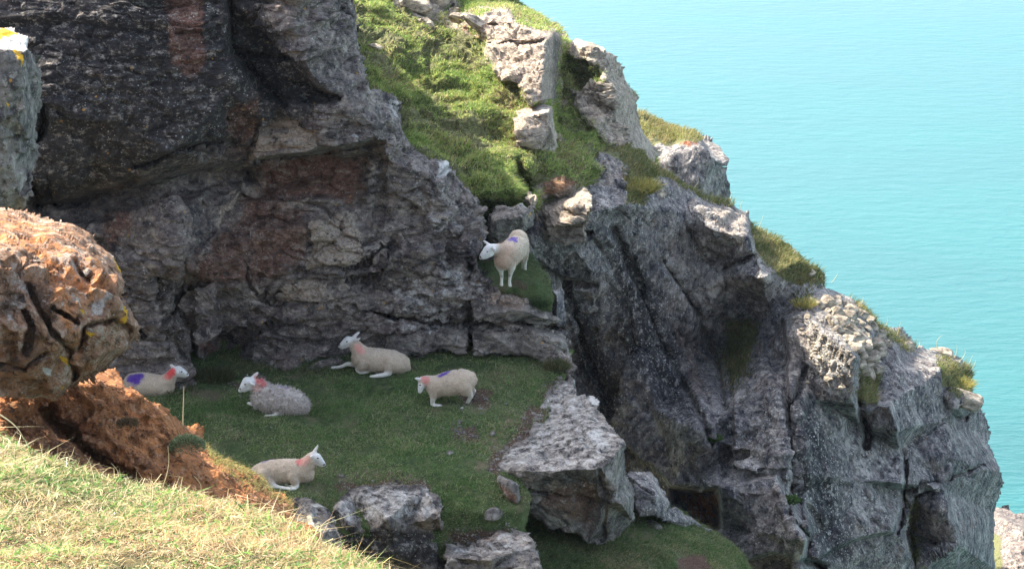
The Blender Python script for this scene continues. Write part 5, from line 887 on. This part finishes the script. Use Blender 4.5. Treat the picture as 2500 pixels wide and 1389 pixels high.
# kneeling grazer
sheep('sheep kneeling to graze, rump raised, purple stripe on back', ZL, (1091, 933, 62), [
    [(1136, 928, 0, 26, W), (1128, 929, 0, 29, W), (1112, 933, 0, 31, W), (1092, 937, 0, 30, W), (1074, 941, 0, 27, W), (1063, 943, 0, 24, W)],
    [(1064, 938, 0, 21, W), (1052, 934, 0, 18, W), (1042, 931, 0, 15, W), (1033, 930, -.02, 12.5, W)], [(1033, 932, -.03, 11, W), (1029, 940, -.05, 9.5, Fa), (1027, 948, -.06, 7.5, Fa), (1025.5, 955, -.07, 5.6, Fa)],
    [(1027, 926, -.05, 3.8, Ea), (1021, 925, -.08, 4.6, Ea), (1016, 924, -.1, 3.2, Ea), (1012, 923, -.1, 1.8, Ea)],
    [(1064, 950, -.06, 15, W), (1059, 963, -.08, 10.5, W), (1057, 974, -.09, 7, Lg), (1055, 986, 0, 5.2, Lg, 'g'), (1063, 990, 0, 4.6, Lg, 'g'), (1071, 990.5, 0, 4.6, Lg, 'g'), (1076, 991, 0, 4.6, Lg, 'g'), (1079, 994, 0, 3.6, Ho, 'g')],
    [(1070, 950, .14, 12, W), (1070, 964, .16, 8, W), (1068, 975, .18, 5, Lg), (1074, 982, .3, 4, Lg)],
    [(1132, 940, -.06, 22, W), (1138, 952, -.08, 15, W), (1147, 961, -.08, 8, Lg), (1150, 966, -.07, 6, Lg), (1144, 978, -.04, 5, Lg), (1139, 987, 0, 4.6, Lg), (1134, 993, 0, 5, Lg), (1128, 998, 0, 4.6, Lg, 'g'), (1124, 999.5, 0, 3.6, Ho, 'g')],
    [(1140, 940, .10, 18, W), (1150, 949, .13, 8, W), (1158, 954, .15, 5.2, Lg), (1154, 962, .18, 4.6, Lg), (1150, 972, .26, 4.2, Lg), (1148, 982, .36, 4, Ho)], [(1152, 918, 0, 10, W), (1159, 927, 0, 7.5, W), (1159, 934, 0, 5.5, W)]],
    [(1076, 916, 5.5, PUR, .85), (1084, 912, 6, PUR, .95), (1093, 907.5, 5, PUR, .95), (1099, 904, 3.5, PUR, .6), (1039, 925, 8, RED, .65), (1041, 932, 6, PNK, .5)], [(1026, 940)])
# shaggy ewe
sheep('shaggy unshorn sheep lying in the turf, head down left, red patch behind its ears', ZL, (690, 976, 34), [
    [(640, 969, 0, 27, W), (655, 972, 0, 32, W), (675, 974, 0, 34, W), (698, 978, 0, 33, W), (718, 983, 0, 30, W), (732, 988, 0, 24, W), (742, 993, 0, 14, W)],
    [(700, 990, -.05, 22, W), (720, 996, -.06, 17, W)], [(650, 964, 0, 27, W), (640, 952, 0, 22, W), (632, 943, 0, 19, W), (624, 938, 0, 15, W)],
    [(616, 934, -.02, 13, Fa), (604, 932, -.03, 13, Fa), (597, 940, -.04, 10, Fa), (591, 948, -.05, 7.4, Fa), (587, 953, -.05, 5.6, Fa)], [(608, 942, -.03, 11, Fa), (597, 951, -.04, 7, Fa)],
    [(614, 924, .02, 5, Ea), (621, 918, .03, 5, Ea), (626, 913, .04, 4.4, Ea), (629, 909.5, .04, 3, Ea)], [(612, 934, -.12, 4, Ea), (618, 938, -.15, 4, Ea), (621, 941, -.15, 2.6, Ea)],
    [(632, 985, -.08, 10, W), (618, 987, 0, 4.5, Lg, 'g'), (606, 984, 0, 4, Lg, 'g')], [(690, 1003, -.1, 10, W), (668, 1014, 0, 4, Lg, 'g'), (648, 1015, 0, 3.4, Lg, 'g')]],
    [(633, 926, 9, RED, .8), (640, 934, 8, RED, .75), (628, 945, 8, PNK, .45), (686, 944, 5, PUR, .35), (700, 948, 5, PUR, .35), (586, 950, 2.2, DK, .9)], [(598, 939)], shaggy=1., tint=(.50, .44, .39))
# lying at the bottom
sheep('sheep lying at the front of the ledge facing right, red shoulder, dark line on rump', ZL, (695, 1152, 31), [
    [(636, 1153, 0, 23, W), (648, 1152, 0, 27, W), (668, 1151, 0, 30, W), (695, 1150, 0, 31, W), (720, 1149, 0, 30, W), (738, 1151, 0, 27, W), (746, 1156, 0, 22, W)],
    [(740, 1143, 0, 24, W), (750, 1133, 0, 19, W), (757, 1123, 0, 16, W), (763, 1116, 0, 13.5, W)], [(766, 1115, 0, 12.5, Fa), (773, 1117, 0, 12, Fa), (780, 1123, 0, 9.5, Fa), (787, 1130, 0, 7, Fa), (791, 1134, 0, 4.8, Fa)], [(771, 1124, 0, 10, Fa), (779, 1131, 0, 7.5, Fa), (786, 1136, 0, 4.5, Fa)],
    [(766, 1105, .02, 4.5, Ea), (770, 1098, .03, 4.6, Ea), (774, 1091, .04, 3.4, Ea), (776.5, 1085.5, .04, 2, Ea)], [(765, 1112, -.1, 4, Ea), (761, 1114, -.13, 4.4, Ea), (760, 1117, -.13, 3, Ea)],
    [(714, 1160, -.10, 17, W), (718, 1172, -.14, 11, W), (725, 1184, 0, 7, Lg, 'g'), (722, 1191, 0, 5, Lg, 'g'), (706, 1187, 0, 4.4, Lg, 'g'), (690, 1182, 0, 3.8, Lg, 'g')],
    [(646, 1158, -.08, 20, W), (655, 1173, -.14, 13, W), (668, 1187, 0, 8.5, Lg, 'g'), (682, 1190, 0, 6, Lg, 'g'), (698, 1192, 0, 5.4, Lg, 'g'), (710, 1194, 0, 5.6, Lg, 'g'), (719, 1194, 0, 4.4, Lg, 'g')], [(624, 1150, 0, 12, W), (618, 1160, 0, 8, W)]],
    [(644, 1127, 5, (.22, .16, .3), .8), (655, 1124, 5, PUR, .8), (663, 1122, 4, PUR, .7), (731, 1127, 7, RED, .75), (742, 1128, 8, PNK, .5), (749, 1120, 7, PNK, .4), (792, 1134, 2.2, DK, .95)], [(775.5, 1118.5)])
# far left
sheep('sheep lying half hidden behind the orange bank, bright red neck and big purple rump mark', ZL, (350, 940, 28), [
    [(318, 940, 0, 21, W), (328, 938, 0, 28, W), (345, 939, 0, 31, W), (368, 940, 0, 29, W), (390, 942, 0, 27, W), (404, 944, 0, 22, W)],
    [(400, 936, 0, 22, W), (410, 928, 0, 18, W), (417, 919, 0, 14.5, W), (424, 910, 0, 12.5, W)], [(428, 906, 0, 12, Fa), (436, 904, 0, 11.5, Fa), (445, 908, 0, 9, Fa), (453, 912, 0, 6.5, Fa), (457, 915, 0, 4.8, Fa)], [(434, 911, 0, 9.5, Fa), (445, 915, 0, 6.5, Fa), (452, 918, 0, 4.3, Fa)],
    [(424, 898, .03, 4.6, Ea), (420, 893, .04, 4.6, Ea), (417, 891, .05, 3.2, Ea)], [(433, 907, -.1, 3.6, Ea), (435, 911, -.12, 3.6, Ea)],
    [(396, 952, -.08, 12, W), (404, 959, 0, 5, Lg, 'g'), (412, 957.5, 0, 4.6, Lg, 'g')]],
    [(320, 923, 9, PUR, .9), (332, 922, 11, PUR, .95), (342, 917, 8, PUR, .9), (328, 934, 8, PUR, .4), (418, 908, 8, (.72, .06, .06), .95), (411, 916, 8, (.70, .10, .09), .85), (403, 918, 6, PNK, .5), (458, 912.5, 2, DK, .8)], [(444, 906.5)])

# ---- sea haze
def haze():
    bm = bmesh.new(); bmesh.ops.create_cube(bm, size=1.0); me = bpy.data.meshes.new('haze')
    for v in bm.verts: v.co = (v.co.x * 13000, v.co.y * 13000, (v.co.z + .5) * 66 - 2)
    bm.to_mesh(me); bm.free(); m, n, l, b = new_mat('sea_haze'); n.remove(b); pv = n.new('ShaderNodeVolumePrincipled')
    pv.inputs['Color'].default_value = (.66, .80, 1.0, 1); pv.inputs['Density'].default_value = .00014; pv.inputs['Anisotropy'].default_value = .2
    l.new(pv.outputs[0], n['Material Output'].inputs['Volume']); me.materials.append(m)
    o = bpy.data.objects.new('haze', me); COL.objects.link(o); tag(o, kind='stuff')
haze()
